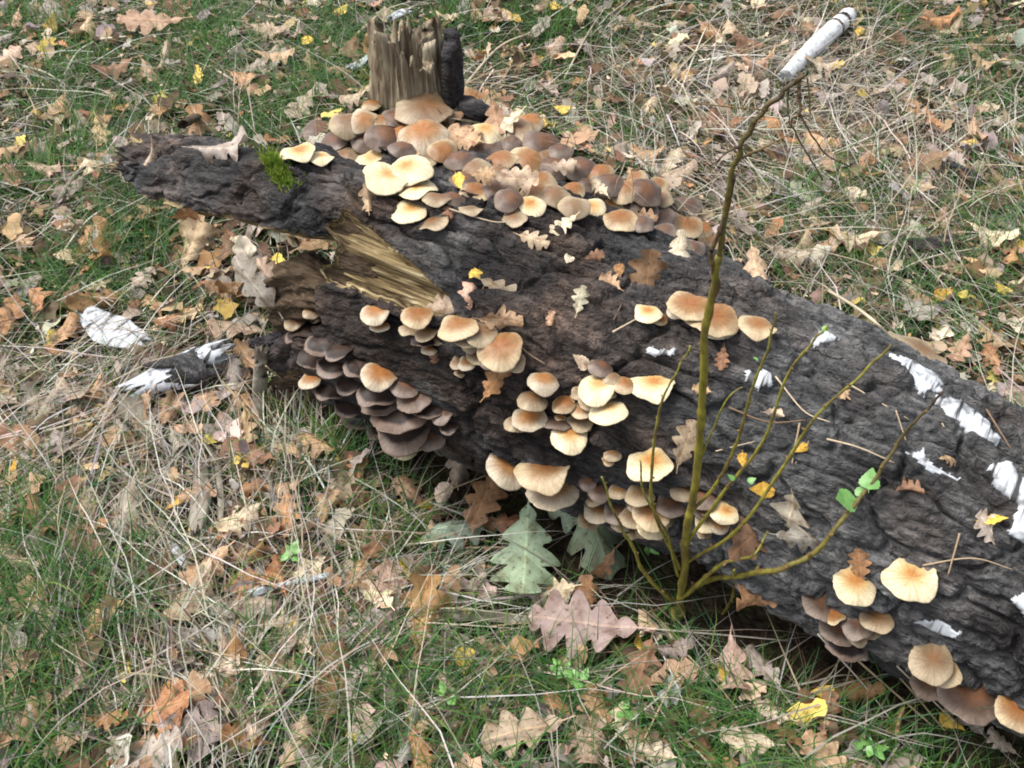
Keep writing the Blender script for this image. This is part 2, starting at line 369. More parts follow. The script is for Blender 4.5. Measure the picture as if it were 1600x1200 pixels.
WPOLY = [(462, 345), (482, 326), (535, 318), (580, 352), (625, 392), (668, 430), (702, 462), (720, 492), (660, 494), (600, 475), (540, 452), (490, 432), (462, 400)]
wm0 = in_poly(bx+wob*1.6, by+wob*1.6, WPOLY) & facing
wm = wm0.astype(float)
for _ in range(7): wm = (wm+np.roll(wm, 1, 0)+np.roll(wm, -1, 0)+np.roll(wm, 1, 1)+np.roll(wm, -1, 1))/5
fib = fbm(Q*np.array([85, 85, 5]), 4, 61); fib2 = fbm(Q*np.array([30, 30, 3.5]), 3, 62)
disp = disp*(1-wm)+wm*(-.026+.026*fib+.020*fib2)+.016*wm*(1-wm)*4
TV = base+dirv*disp[..., None]
log = obj('fallen_log', None, label='thick fallen birch log with cracked black bark, lying across the forest floor', cat='log')
fq = grid_faces(NS, NT, True)
WF = wm0.reshape(-1)[fq].all(1)
grey = np.clip(sstep(.35, 1.05, SG)*(.48+1.0*fbm(Q*np.array([9, 9, 4]), 4, 81))+.5*sstep(.18, .5, fbm(Q*7, 3, 82)), 0, .85)
trunk = obj('trunk', mesh('trunk', TV.reshape(-1, 3), fq[~WF], M['trunk_bark'], np.repeat(grey.reshape(-1, 1), 3, 1)), log)
trunk['label'] = 'dark furrowed trunk bark'
TVf = TV.reshape(-1, 3); nrm_f = dirv.reshape(-1, 3)
for mk in masks:                                                  # patches of thin white bark, proud of the dark bark
    fm = mk.reshape(-1)[fq].all(1); ff = fq[fm]
    if len(ff) < 6: continue
    ids = np.unique(ff); lut = -np.ones(len(TVf), int); lut[ids] = np.arange(len(ids)); nf = lut[ff]
    top = TVf[ids]+nrm_f[ids]*.0015; bot = TVf[ids]-nrm_f[ids]*.002
    ed = {}
    for f in nf:
        for a, b_ in zip(f, np.roll(f, -1)):
            if (b_, a) in ed: del ed[(b_, a)]
            else: ed[(a, b_)] = 1
    k = len(ids); sides = [[b_, a, a+k, b_+k] for a, b_ in ed]
    obj('white_bark_patch', mesh('white_bark_patch', np.vstack([top, bot]), nf.tolist()+sides, M['white']), log)
# the rotten hollow at the broken end
K = 14; rows = []
for k in range(K):
    f = k/(K-1); rr = RG[0]*(1-.05-.9*f)+.02*f*vnoise(np.stack([np.cos(th)*6, np.sin(th)*6, 0*th+k*.5], -1), 90)
    dep = .05+.13*math.sqrt(f)*1.2+.02*vnoise(np.stack([np.cos(th)*9, np.sin(th)*9, 0*th+k*.8], -1), 91)*(f > 0)
    rows.append(PG[0]+rr[:, None]*dirv[0]+T[0]*((dep-.055)[:, None]))
obj('rotten_core', mesh('rotten_core', np.array(rows).reshape(-1, 3), grid_faces(K, NT, True), M['wood_dark']), log)

def chunk(name, path, a, b_, parent, mats, bark_from=None, n=120, m=72, amp=.012, grain=(14, 40), seed=0, end_rag=.03, label=None):
    """a torn piece of wood: flat sweep with long fibres, splintered ends, bark over part of its girth"""
    path = np.asarray(path); P = resample(path, n); T, U, S = frames(P)
    L_ = np.concatenate([[0], np.cumsum(np.linalg.norm(np.diff(P, axis=0), axis=1))])
    k = np.linspace(0, 1, n); A = np.interp(k, np.linspace(0, 1, len(a)), a); B = np.interp(k, np.linspace(0, 1, len(b_)), b_)
    th = np.linspace(-np.pi, np.pi, m, endpoint=False)
    cs, sn = np.cos(th), np.sin(th)
    V = P[:, None]+(A[:, None]*cs)[..., None]*S[:, None]+(B[:, None]*sn)[..., None]*U[:, None]
    q = np.stack([A[:, None]*cs, B[:, None]*sn, L_[:, None]+0*cs], -1)
    fib = fbm(q*np.array([grain[1], grain[1], grain[0]*.35]), 4, seed)
    lump = fbm(q*9, 3, seed+5)
    d = amp*(fib*.8+lump)
    if bark_from is not None:
        isb = (sn > bark_from)
        wq = .02*np.stack([fbm(q*14, 3, seed+70+k_) for k_ in range(3)], -1)
        f1, f2, ci = worley((q+wq*1.4)*np.array([24, 24, 8.]), seed+7)
        d = d+np.where(isb, .011*sstep(0, .14, f2-f1)+.012*(ci-.5)*sstep(0, .14, f2-f1)+.005*fbm((q+wq)*np.array([60, 60, 20]), 3, seed+9)+.005*(.5-np.abs(fbm((q+wq*.5)*np.array([110, 110, 36]), 3, seed+10))*1.8), 0)
    dr = cs[None, :, None]*S[:, None]+sn[None, :, None]*U[:, None]
    V = V+dr*d[..., None]
    rag = end_rag*fbm(np.stack([cs*4+0*k[:, None], sn*4+0*k[:, None], 0*k[:, None]+0*cs], -1), 3, seed+13)
    V = V+T[:, None]*(rag*(sstep(.75, 1, k)-sstep(.25, 0, k))[:, None])[..., None]*2
    c0 = V[0].mean(0)+T[0]*.02; c1 = V[-1].mean(0)-T[-1]*.02
    Vf = np.vstack([V.reshape(-1, 3), c0, c1]); Fq = grid_faces(n, m, True).tolist(); nv = n*m
    mi = [0]*len(Fq)
    if bark_from is not None:
        mid = sn+.12*vnoise(np.stack([cs*3, sn*3, 0*cs], -1), seed+3)
        edge = (np.sin(th)[None]+.25*fbm(q*18, 3, seed+31)).reshape(-1)
        mi = [1 if edge[f].mean() > bark_from else 0 for f in np.array(Fq)]
    Fq += [[nv, (j+1) % m, j] for j in range(m)]+[[nv+1, (n-1)*m+j, (n-1)*m+(j+1) % m] for j in range(m)]
    mi += [0]*(2*m)
    return obj(name, mesh(name, Vf, Fq, mats, midx=mi), parent)
# slab of bark and wood sticking out past the break
sl_ = [at(800, 415, .43), at(690, 368, .43), at(590, 328, .42), at(480, 304, .395), at(360, 285, .36), at(270, 262, .34), at(205, 243, .33)]
o = chunk('broken_slab', sl_, [.02, .045, .062, .084, .082, .07, .04], [.02, .04, .052, .055, .048, .038, .022], log, [M['wood'], M['bark']], bark_from=-.12, seed=3, amp=.014, end_rag=.03, n=300, m=190)
o['label'] = 'black bark slab jutting past the break'
ff = fq[WF]; ids = np.unique(ff); lut = -np.ones(len(TVf), int); lut[ids] = np.arange(len(ids))
o = obj('exposed_wood', mesh('exposed_wood', TVf[ids], lut[ff], M['wood']), log)
o['label'] = 'torn yellowish wood without bark'
o = chunk('torn_wood', [at(430, 470, .20), at(490, 450, .27), at(560, 470, .30)], [.04, .05, .03], [.06, .07, .03], log, [M['wood_dark']], seed=27, amp=.03, grain=(9, 70), n=110, m=110)
o = chunk('torn_wood', [at(440, 575, .08), at(490, 560, .12), at(560, 590, .15)], [.03, .05, .03], [.05, .06, .03], log, [M['wood_dark'], M['bark_old']], bark_from=.2, seed=28, amp=.02, n=60)
# one lookup surface for everything that grows or lies on the wood
bpy.context.view_layer.update()
def bvh_of(objs):
    V, Fc = [], []
    for o in objs:
        k = len(V); V += [tuple(v.co) for v in o.data.vertices]; Fc += [[i+k for i in p.vertices] for p in o.data.polygons]
    return BVHTree.FromPolygons(V, Fc)
WOOD = bvh_of([c for c in log.children if c.name.split('.')[0] in ('trunk', 'broken_slab', 'exposed_wood', 'torn_wood')])
def hit(px, py, lift=.0):
    """where the pixel's ray meets the wood or the ground: point, normal, on_wood"""
    d = Vector(ray(px, py)).normalized(); r = WOOD.ray_cast(Vector(CAM), d)
    g = ghit(px, py)
    if r[0] is not None and r[3] < np.linalg.norm(g-CAM)+.002:
        n_ = r[1]; n_ = -n_ if n_.dot(d) > 0 else n_
        return np.array(r[0])+np.array(n_)*lift, np.array(n_), True
    e = .02; nz = Vector((float(gh(g[0]-e, g[1])-gh(g[0]+e, g[1])), float(gh(g[0], g[1]-e)-gh(g[0], g[1]+e)), 2*e)).normalized()
    return g+np.array([0, 0, lift]), np.array(nz), False
def in_log(x, y, pad=0.):
    return seg_dist(x, y, LOGA+(LOGB-LOGA)*.02, LOGB) < (.235+pad)

# ------------------------------------------------------------ the stump behind
def make_stump():
    bp = ghit(640, 168); st = obj('stump', None, label='pale rotten tree stump with splintered top, behind the mushroom bank', cat='stump'); st.location = bp
    n, m = 60, 120; th = np.linspace(0, 2*np.pi, m, endpoint=False); k = np.linspace(0, 1, n)
    top = .150+.060*vnoise(np.stack([np.cos(th)*1.6, np.sin(th)*1.6, 0*th], -1), 5)+.020*vnoise(np.stack([np.cos(th)*6, np.sin(th)*6, 0*th], -1), 6)+.02*vnoise(np.stack([np.cos(th)*16, np.sin(th)*16, 0*th], -1), 7)
    z = -.06+(top+.06)[None]*k[:, None]
    rr = .074+.035*(1-k[:, None])**2
    q = np.stack([np.cos(th)*9+0*z, np.sin(th)*9+0*z, z*5], -1)
    rr = rr+.016*fbm(q*np.array([.5, .5, 1.2]), 4, 8)+.014*fbm(q*np.array([2, 2, .5]), 4, 9)+.006*fbm(q*np.array([5, 5, 5]), 3, 19)
    V = np.stack([rr*np.cos(th), rr*np.sin(th)*.8, z], -1)
    inner = np.stack([(rr*.62)*np.cos(th), (rr*.62)*np.sin(th)*.8, np.minimum(z, top-.015)], -1)[::-1]
    VV = np.vstack([V.reshape(-1, 3), inner.reshape(-1, 3)])
    obj('wood', mesh('stump_wood', VV, grid_faces(2*n, m, True), M['wood_up']), st)
    # bark slab on the right
    m2 = 26; a = np.linspace(-.55, .45, m2); tz = .165+.02*vnoise(np.stack([a*9, a*0, a*0], -1), 3); zz = -.05+(tz+.05)[None]*k[:, None]
    r0 = .100+.012*fbm(np.stack([a*5+0*zz, zz*16, 0*zz], -1), 3, 2)
    o1 = np.stack([(r0+.02)*np.cos(a), (r0+.02)*np.sin(a), zz], -1); i1 = np.stack([r0*np.cos(a)*.93, r0*np.sin(a)*.93, zz], -1)
    ring = np.concatenate([o1, i1[:, ::-1]], 1)
    Fq = grid_faces(n, 2*m2, True).tolist(); kk = (n-1)*2*m2; Fq += [[kk+j, kk+j+1, kk+2*m2-2-j, kk+2*m2-1-j] for j in range(m2-1)]
    obj('bark', mesh('stump_bark', ring.reshape(-1, 3), Fq, M['bark_old']), st)['label'] = 'black bark plate'
    # splinters
    for i in range(5):
        a_ = random.uniform(0, 6.28); rr_ = random.uniform(.05, .085); z0 = .10; h_ = random.uniform(.06, .11)
        P = [np.array([rr_*math.cos(a_), rr_*.8*math.sin(a_), z0]), np.array([rr_*1.05*math.cos(a_)+.004, rr_*.84*math.sin(a_), z0+h_])]
        v, f, _ = tube(resample(P, 6), np.linspace(.013, .002, 6), 6, rough=.4, seed=i); obj('splinter', mesh('splinter', v, f, M['wood_up']), st)
    return st
stump = make_stump()

# ------------------------------------------------------------ mushrooms
def cap_mesh(seed, h, wav, rag, lobes=0.):
    r_ = np.random.default_rng(seed); m, n = 40, 12
    th = np.linspace(0, 2*np.pi, m, endpoint=False); ph = r_.uniform(0, 6.28, 6)
    out = 1+wav*(.5*np.sin(2*th+ph[0])+.4*np.sin(3*th+ph[1])+.3*np.sin(5*th+ph[2]))+rag*r_.normal(0, 1, m)+lobes*np.cos(th)
    rz = wav*(.7*np.sin(2*th+ph[3])+.6*np.sin(3*th+ph[4])+.5*np.sin(4*th+ph[5]))
    V = []; rows = [.0, .14, .28, .42, .56, .68, .79, .88, .95, 1.0, 1.0, .96]
    for i, f in enumerate(rows):
        z = h*(1-f**2.3)+rz*f**2.5-(.03 if i == 10 else .05 if i == 11 else 0)
        z = z+.03*vnoise(np.stack([np.cos(th)*f*2.5, np.sin(th)*f*2.5, 0*th], -1), seed)
        V.append(np.stack([out*f*np.cos(th), out*f*np.sin(th), z], -1))
    cap = mesh('cap', np.array(V).reshape(-1, 3), grid_faces(len(rows), m, True), CAPM['tan'])
    # gills: a ribbed underside
    mg = 80; tg = np.linspace(0, 2*np.pi, mg, endpoint=False); og = np.interp(tg, np.append(th, 2*np.pi), np.append(out, out[0])); zg = np.interp(tg, np.append(th, 2*np.pi), np.append(rz, rz[0]))
    G = []
    for f in (.955, .75, .45, .16):
        rib = .035*((np.arange(mg) % 2)*2-1)*min(1, f+.1)*(f < .95)
        G.append(np.stack([og*f*np.cos(tg), og*f*np.sin(tg), zg*f**2.5-.05+rib-.08*(1-f)+h*.35*(1-f**2)], -1))
    gil = mesh('gills', np.array(G).reshape(-1, 3), grid_faces(4, mg, True), M['gills'])
    return cap, gil
CAPS = {'dome': [cap_mesh(s, .40, .07, .010) for s in (1, 2, 3)], 'conv': [cap_mesh(s, .22, .10, .014) for s in (4, 5, 6)],
        'flat': [cap_mesh(s, .12, .11, .016) for s in (7, 8, 9)], 'rag': [cap_mesh(s, .16, .13, .018) for s in (10, 11, 12)]}
LOOK = {'cream': 'pale cream', 'orange': 'orange-brown', 'tan': 'tan', 'mauve': 'mauve-brown', 'dark': 'blackish brown', 'rimmed': 'grey-rimmed orange'}
SH = {'dome': 'domed', 'conv': 'rounded', 'flat': 'flat', 'rag': 'wavy-edged'}
WHERE = {'bank': ('on the bank behind the log', 'the stump', (640, 165)), 'end': ('by the jutting slab', 'the moss tuft', (430, 265)), 'ridge': ('along the log top', 'the stump', (640, 165)),
         'tier': ('below the torn yellow wood', 'the broken end', (450, 480)), 'stack': ('low at the broken end', 'the torn yellow wood', (600, 430)), 'mid': ('on the middle of the log', 'the sapling stem', (1096, 640)),
         'shelf': ('in the shelf at the log foot', 'the green leaves', (820, 880)), 'foot': ('at the log foot behind the sapling', 'the sapling base', (1058, 962)), 'upper': ('on the log top', 'the sapling stem', (1104, 500)),
         'far': ('standing behind the log near the white bark', '', (1400, 600)), 'low': ('on the log right of the sapling', 'the sapling base', (1058, 962)), 'under': ('under the log overhang', 'the sapling base', (1058, 962))}
ORD = ['nearest', 'second nearest', 'third nearest', 'fourth nearest', 'fifth nearest', 'sixth nearest', 'seventh nearest', 'eighth nearest', 'ninth nearest', 'tenth nearest', 'eleventh nearest', 'twelfth nearest', 'thirteenth nearest', 'fourteenth nearest', 'fifteenth nearest', 'sixteenth nearest', 'seventeenth nearest', 'eighteenth nearest']
# cluster: (x, y, width in photo pixels, colour, shape, lean towards the lens)
MUSH = {
 'end': [(465, 238, 58, 'cream', 'flat'), (500, 246, 40, 'cream', 'rag'), (540, 246, 54, 'tan', 'dome'), (583, 252, 64, 'cream', 'flat'), (640, 266, 70, 'cream', 'conv'), (602, 278, 74, 'cream', 'flat'),
         (652, 296, 62, 'cream', 'flat'), (640, 332, 56, 'cream', 'conv'), (682, 311, 46, 'tan', 'conv'), (708, 312, 40, 'mauve', 'dome'), (678, 347, 48, 'tan', 'flat'), (735, 328, 36, 'tan', 'rag')],
 'bank': [(500, 208, 48, 'mauve', 'dome'), (540, 196, 48, 'tan', 'dome'), (580, 165, 26, 'orange', 'dome'), (660, 170, 72, 'tan', 'conv'), (618, 182, 42, 'mauve', 'conv'), (662, 216, 68, 'rimmed', 'dome'),
          (598, 216, 48, 'mauve', 'dome'), (628, 234, 38, 'mauve', 'dome'), (692, 236, 42, 'orange', 'dome'), (740, 156, 48, 'orange', 'conv'), (776, 180, 50, 'tan', 'flat'), (802, 204, 56, 'tan', 'conv'),
          (845, 224, 54, 'mauve', 'dome'), (784, 251, 46, 'orange', 'dome'), (821, 254, 52, 'orange', 'dome'), (867, 265, 44, 'mauve', 'dome'), (908, 265, 42, 'mauve', 'dome'), (845, 284, 44, 'orange', 'dome'),
          (720, 252, 44, 'mauve', 'dome'), (745, 265, 40, 'tan', 'dome'), (570, 222, 36, 'mauve', 'dome'), (760, 232, 40, 'mauve', 'dome')],
 'ridge': [(867, 307, 46, 'tan', 'dome'), (897, 298, 36, 'orange', 'dome'), (915, 284, 40, 'mauve', 'dome'), (924, 325, 40, 'cream', 'dome'), (953, 289, 46, 'mauve', 'dome'), (977, 300, 40, 'orange', 'dome'),
           (1010, 301, 44, 'mauve', 'dome'), (1036, 311, 30, 'tan', 'dome'), (970, 344, 50, 'orange', 'conv'), (958, 320, 36, 'cream', 'conv'), (830, 322, 38, 'cream', 'conv'), (805, 340, 36, 'tan', 'rag'),
           (1068, 353, 50, 'orange', 'conv'), (1040, 362, 36, 'mauve', 'dome'), (1082, 388, 34, 'mauve', 'dome'), (1110, 377, 34, 'tan', 'conv'), (775, 300, 40, 'mauve', 'dome'), (990, 318, 34, 'mauve', 'dome')],
 'tier': [(587, 490, 48, 'rimmed', 'conv'), (652, 495, 50, 'orange', 'conv'), (640, 514, 34, 'tan', 'flat'), (666, 520, 40, 'tan', 'flat'), (660, 533, 36, 'dark', 'flat'), (716, 513, 68, 'orange', 'conv'), (750, 522, 54, 'tan', 'conv'),
          (782, 548, 72, 'orange', 'conv'), (745, 556, 38, 'tan', 'flat'), (797, 567, 46, 'tan', 'flat'), (715, 567, 24, 'tan', 'conv'), (460, 504, 32, 'tan', 'conv'), (486, 490, 26, 'tan', 'dome')],
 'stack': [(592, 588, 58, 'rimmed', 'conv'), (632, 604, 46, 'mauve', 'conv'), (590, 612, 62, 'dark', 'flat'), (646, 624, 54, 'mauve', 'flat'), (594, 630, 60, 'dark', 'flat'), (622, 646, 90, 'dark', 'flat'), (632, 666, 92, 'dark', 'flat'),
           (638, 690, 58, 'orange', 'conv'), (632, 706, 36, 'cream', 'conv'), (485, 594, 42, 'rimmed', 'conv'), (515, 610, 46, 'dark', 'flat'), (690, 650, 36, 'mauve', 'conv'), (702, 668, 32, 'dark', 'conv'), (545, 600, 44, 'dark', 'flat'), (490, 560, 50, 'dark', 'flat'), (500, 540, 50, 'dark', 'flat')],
 'mid': [(848, 599, 50, 'rimmed', 'dome'), (832, 628, 46, 'tan', 'dome'), (826, 655, 54, 'rimmed', 'flat'), (881, 633, 36, 'orange', 'dome'), (938, 575, 38, 'mauve', 'dome'), (934, 608, 60, 'cream', 'conv'), (904, 614, 26, 'tan', 'conv'),
         (974, 603, 38, 'orange', 'dome'), (1018, 602, 68, 'cream', 'rag'), (910, 641, 36, 'orange', 'conv'), (950, 643, 60, 'cream', 'conv'), (871, 661, 44, 'mauve', 'flat'), (907, 658, 42, 'tan', 'flat'), (890, 684, 58, 'cream', 'conv'), (957, 712, 28, 'tan', 'dome'), (1015, 726, 66, 'cream', 'rag')],
 'shelf': [(796, 731, 72, 'rimmed', 'conv'), (848, 738, 80, 'orange', 'rag'), (862, 766, 78, 'rimmed', 'flat')],
 'foot': [(918, 755, 28, 'mauve', 'dome'), (936, 771, 36, 'mauve', 'dome'), (967, 767, 32, 'orange', 'dome'), (1000, 775, 46, 'tan', 'conv'), (936, 796, 52, 'rimmed', 'flat'), (964, 802, 42, 'mauve', 'conv'), (1020, 800, 62, 'orange', 'conv'),
          (1018, 822, 48, 'cream', 'flat'), (988, 810, 42, 'tan', 'conv'), (1048, 790, 46, 'mauve', 'conv'), (1100, 782, 42, 'mauve', 'dome'), (1106, 816, 42, 'cream', 'rag'), (1132, 802, 44, 'cream', 'conv'), (1065, 770, 36, 'tan', 'dome')],
 'upper': [(1075, 478, 68, 'orange', 'flat'), (1012, 490, 42, 'cream', 'conv'), (1112, 498, 80, 'orange', 'flat'), (1182, 510, 56, 'orange', 'rag')],
 'far': [(1432, 545, 88, 'tan', 'flat')],
 'low': [(1335, 915, 68, 'cream', 'conv'), (1422, 905, 76, 'cream', 'rag')],
 'under': [(1285, 945, 60, 'mauve', 'flat'), (1312, 985, 60, 'mauve', 'flat'), (1340, 978, 46, 'mauve', 'flat'), (1370, 970, 52, 'tan', 'conv'), (1322, 1005, 62, 'dark', 'flat'), (1455, 1036, 66, 'tan', 'conv'), (1450, 1070, 52, 'mauve', 'flat'), (1515, 1090, 92, 'mauve', 'flat'), (1588, 1112, 66, 'orange', 'conv')]}
mushroom_pts = []
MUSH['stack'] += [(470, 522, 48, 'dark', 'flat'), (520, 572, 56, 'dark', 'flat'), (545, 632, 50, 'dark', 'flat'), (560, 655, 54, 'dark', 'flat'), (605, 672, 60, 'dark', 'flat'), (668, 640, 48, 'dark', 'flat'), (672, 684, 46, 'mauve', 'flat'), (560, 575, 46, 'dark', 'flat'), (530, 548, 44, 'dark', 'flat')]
for cl, kk in (('tier', .7), ('mid', .8), ('foot', 1.), ('under', .8), ('upper', .7), ('shelf', .6)):                   # smaller caps tucked under the big ones
    for x, y, w_, c_, h_ in list(MUSH[cl]):
        if random.random() < kk: MUSH[cl].append((x+random.uniform(-24, 24), y+random.uniform(8, 20), w_*random.uniform(.5, .8), random.choice(['mauve', 'tan', 'tan', 'rimmed', 'orange']), random.choice(['conv', 'flat', 'dome'])))
CROWD = [(478, 205), (530, 185), (590, 172), (625, 150), (700, 148), (762, 150), (835, 195), (905, 245), (1045, 292), (1115, 365), (1095, 392), (1030, 365), (960, 345), (900, 325), (850, 310), (770, 320), (730, 300), (700, 262), (600, 232), (520, 225)]
WHERE['crowd_left'] = ('in the crowd left of the stump foot', 'the stump', (640, 165)); WHERE['crowd_front'] = ('in the crowd before the stump', 'the stump', (640, 165)); WHERE['crowd_right'] = ('in the crowd behind the log top', 'the stump', (640, 165))
MUSH['crowd_left'], MUSH['crowd_front'], MUSH['crowd_right'] = [], [], []
have = [(a[0], a[1]) for L_ in MUSH.values() for a in L_]; tries = 0
while tries < 4000:
    tries += 1; x, y = random.uniform(470, 1120), random.uniform(145, 395)
    if not bool(in_poly(np.array([x]), np.array([y]), CROWD)[0]) or min(math.hypot(x-a, (y-b_)*1.25) for a, b_ in have) < 25: continue
    have.append((x, y)); cl = 'crowd_left' if x < 610 else 'crowd_front' if x < 790 else 'crowd_right'
    MUSH[cl].append((x, y, random.uniform(34, 52), random.choices(['mauve', 'tan', 'orange', 'rimmed', 'cream'], [4, 3, 2.5, 1.5, .4])[0], random.choices(['dome', 'conv', 'rag'], [5, 3, 1])[0]))
def mushroom(px, py, wpx, colr, shp, cl):
    p, n_, wood = hit(px, py); d = ray(px, py); dep = np.linalg.norm(p-CAM)/np.linalg.norm(d)
    rad = .5*wpx*dep/F*(1.18 if cl in ('bank', 'ridge') else 1.03); off = rad*(.75 if wood else 1.5)
    c = p-d/np.linalg.norm(d)*off*1.0
    if wood:
        ax_t = np.clip(np.dot(p-LOGA, LOGB-LOGA)/np.dot(LOGB-LOGA, LOGB-LOGA), 0, 1); sm = p-(LOGA+(LOGB-LOGA)*ax_t); n_ = sm/np.linalg.norm(sm)
    nn = np.array([0, -.20, 1])+.2*n_ if cl in ('bank', 'ridge') or 'crowd' in cl else np.array([0, .02, 1])+.05*n_ if cl in ('end', 'upper') else np.array([0, .10, 1])+.12*n_
    nn = nn+np.array([random.gauss(0, .13), random.gauss(0, .10), 0]); nn = Vector(nn).normalized()
    if cl == 'far': nn = Vector((.35, .25, .9)).normalized()
    k = random.randrange(3); cm, gm = CAPS[shp][k]
    lab = f"{SH[shp]} {LOOK[colr]} mushroom {WHERE[cl][0]}"
    twins = sorted((math.hypot(a[0]-WHERE[cl][2][0], a[1]-WHERE[cl][2][1]), a[0], a[1]) for a in MUSH[cl] if a[3] == colr and a[4] == shp)
    if 1 < len(twins) <= 18: lab += f", {ORD[[t_[1:] for t_ in twins].index((px, py))]} {WHERE[cl][1]}"
    # hanging depth of the stem: from under the cap into the wood
    root = p-n_*.012 if wood else p-np.array([0, 0, .015])
    e = obj('mushroom', None, label=lab, cat='mushroom', group=f"mushrooms {WHERE[cl][0]}"); e.location = root; e['rad'] = rad
    yin = Vector((-n_[0], -n_[1], 0)) if wood else Vector((random.gauss(0, .6), random.gauss(0, .6)+.4, 0))
    yin = yin+Vector((random.gauss(0, .25), random.gauss(0, .25)+.3, 0)); yin = (yin-nn*yin.dot(nn)).normalized()      # crown towards the wood
    q = Matrix((yin.cross(nn), yin, nn)).transposed().to_quaternion()
    asp = random.uniform(.88, 1.08)
    for nm, me, mt in (('cap', cm, CAPM[colr]), ('gills', gm, None)):
        o = obj(nm, me, e); o.location = Vector(c-root); o.rotation_mode = 'QUATERNION'; o.rotation_quaternion = q; o.scale = (rad, rad*asp, rad)
        if mt: o.material_slots[0].link = 'OBJECT'; o.material_slots[0].material = mt
    top = Vector(c)+nn*rad*.01; mid_ = Vector(c)-nn*rad*.55; mid_ = mid_*.7+Vector(root)*.3
    v, f, _ = tube(resample([np.array(top)-root, np.array(mid_)-root, np.zeros(3)], 7), rad*np.linspace(.14, .19, 7), 8, rough=.15)
    obj('stem', mesh('stem', v, f, M['mstem']), e); del e['rad']
    mushroom_pts.append((c, rad))
for cl, L_ in MUSH.items():
    for a in L_: mushroom(*a, cl)

# ------------------------------------------------------------ fallen leaves
def leaf_mesh(name, seed, kind='oak', nt_=30, nu=6, curl=.25, bend=.2):
    r_ = np.random.default_rng(seed); t_ = np.linspace(0, 1, nt_); u_ = np.linspace(-1, 1, nu+1)
    if kind == 'oak':
        nl = r_.uniform(3.3, 4.4); ph = r_.uniform(0, .8); W = r_.uniform(.29, .36); dp = r_.uniform(.58, .74)
        env = np.sin(np.pi*np.clip(t_, 0, 1)**1.25)**.62
        def half(sh):
            x = nl*t_+ph+sh; lob = (.5-.5*np.cos(2*np.pi*x))**.55
            return W*env*(1-dp+dp*lob)+.008
        hl, hr = half(0), half(r_.uniform(-.12, .12))
    else:
        env = np.sin(np.pi*t_**.62)**.9*(1-.25*t_); W = r_.uniform(.30, .40)
        saw = 1+.06*np.where(np.arange(nt_) % 2, 1, -1); hl = W*env*saw+.006; hr = W*env*np.roll(saw, 1)+.006
    hw = np.where(u_[None] < 0, hl[:, None], hr[:, None])
    x = u_[None]*hw; y = (t_[:, None]-.5)+(.05*np.abs(u_[None])*hw/.3 if kind == 'oak' else 0)+0*x
    z = curl*(x**2)*4*np.cos(2.2*t_[:, None]+r_.uniform(0, 3))+bend*((y)**2)*r_.choice([-1, 1])+.05*fbm(np.stack([x*4, y*4, 0*x+seed*3.1], -1), 2, seed)
    z = z+curl*.35*np.abs(x)*r_.choice([1, 1, -1])
    V = np.stack([x, y, z], -1).reshape(-1, 3); Fq = grid_faces(nt_, nu+1).tolist()
    b0 = nu//2; k = len(V); base = V[b0]
    pt = np.array([[-.011, 0, 0], [.011, 0, 0], [-.008, -.16, .03], [.008, -.16, .03]])+base; pt[2:, 0] += r_.uniform(-.03, .03)
    V = np.vstack([V, pt]); Fq.append([k, k+1, k+3, k+2])
    return mesh(name, V, Fq, M['leaf'])
OAK = [leaf_mesh('oak_leaf', s, 'oak', curl=c_*1.5, bend=b_*1.4) for s, c_, b_ in zip(range(14), [.15, .3, .5, .9, .2, 1.4, .4, .7, .25, 1.1, .1, .6, .3, 1.8], [.1, .3, .2, .5, .4, .3, .6, .2, .1, .7, .05, .4, .8, .3])]
OAKFLAT = [leaf_mesh('oak_leaf', 100+s, 'oak', curl=.12, bend=.08) for s in range(4)]
BIR = [leaf_mesh('birch_leaf', 50+s, 'birch', 14, 4, curl=c_, bend=.25) for s, c_ in enumerate([.2, .5, .9, .3, 1.3])]
PAL = {'tan': (.43, .285, .17), 'orange': (.37, .20, .095), 'brown': (.23, .13, .075), 'pink': (.45, .34, .245), 'cream': (.60, .50, .36), 'grey': (.37, .325, .275),
       'mauve': (.31, .25, .225), 'yellow': (.66, .47, .09), 'gold': (.55, .32, .05), 'green': (.27, .335, .235), 'white': (.66, .66, .62)}
CN = {'tan': 'tan', 'orange': 'orange-brown', 'brown': 'dark brown', 'pink': 'pinkish beige', 'cream': 'pale cream', 'grey': 'grey-beige', 'mauve': 'grey-mauve', 'yellow': 'bright yellow', 'gold': 'golden', 'green': 'pale grey-green', 'white': 'whitish'}
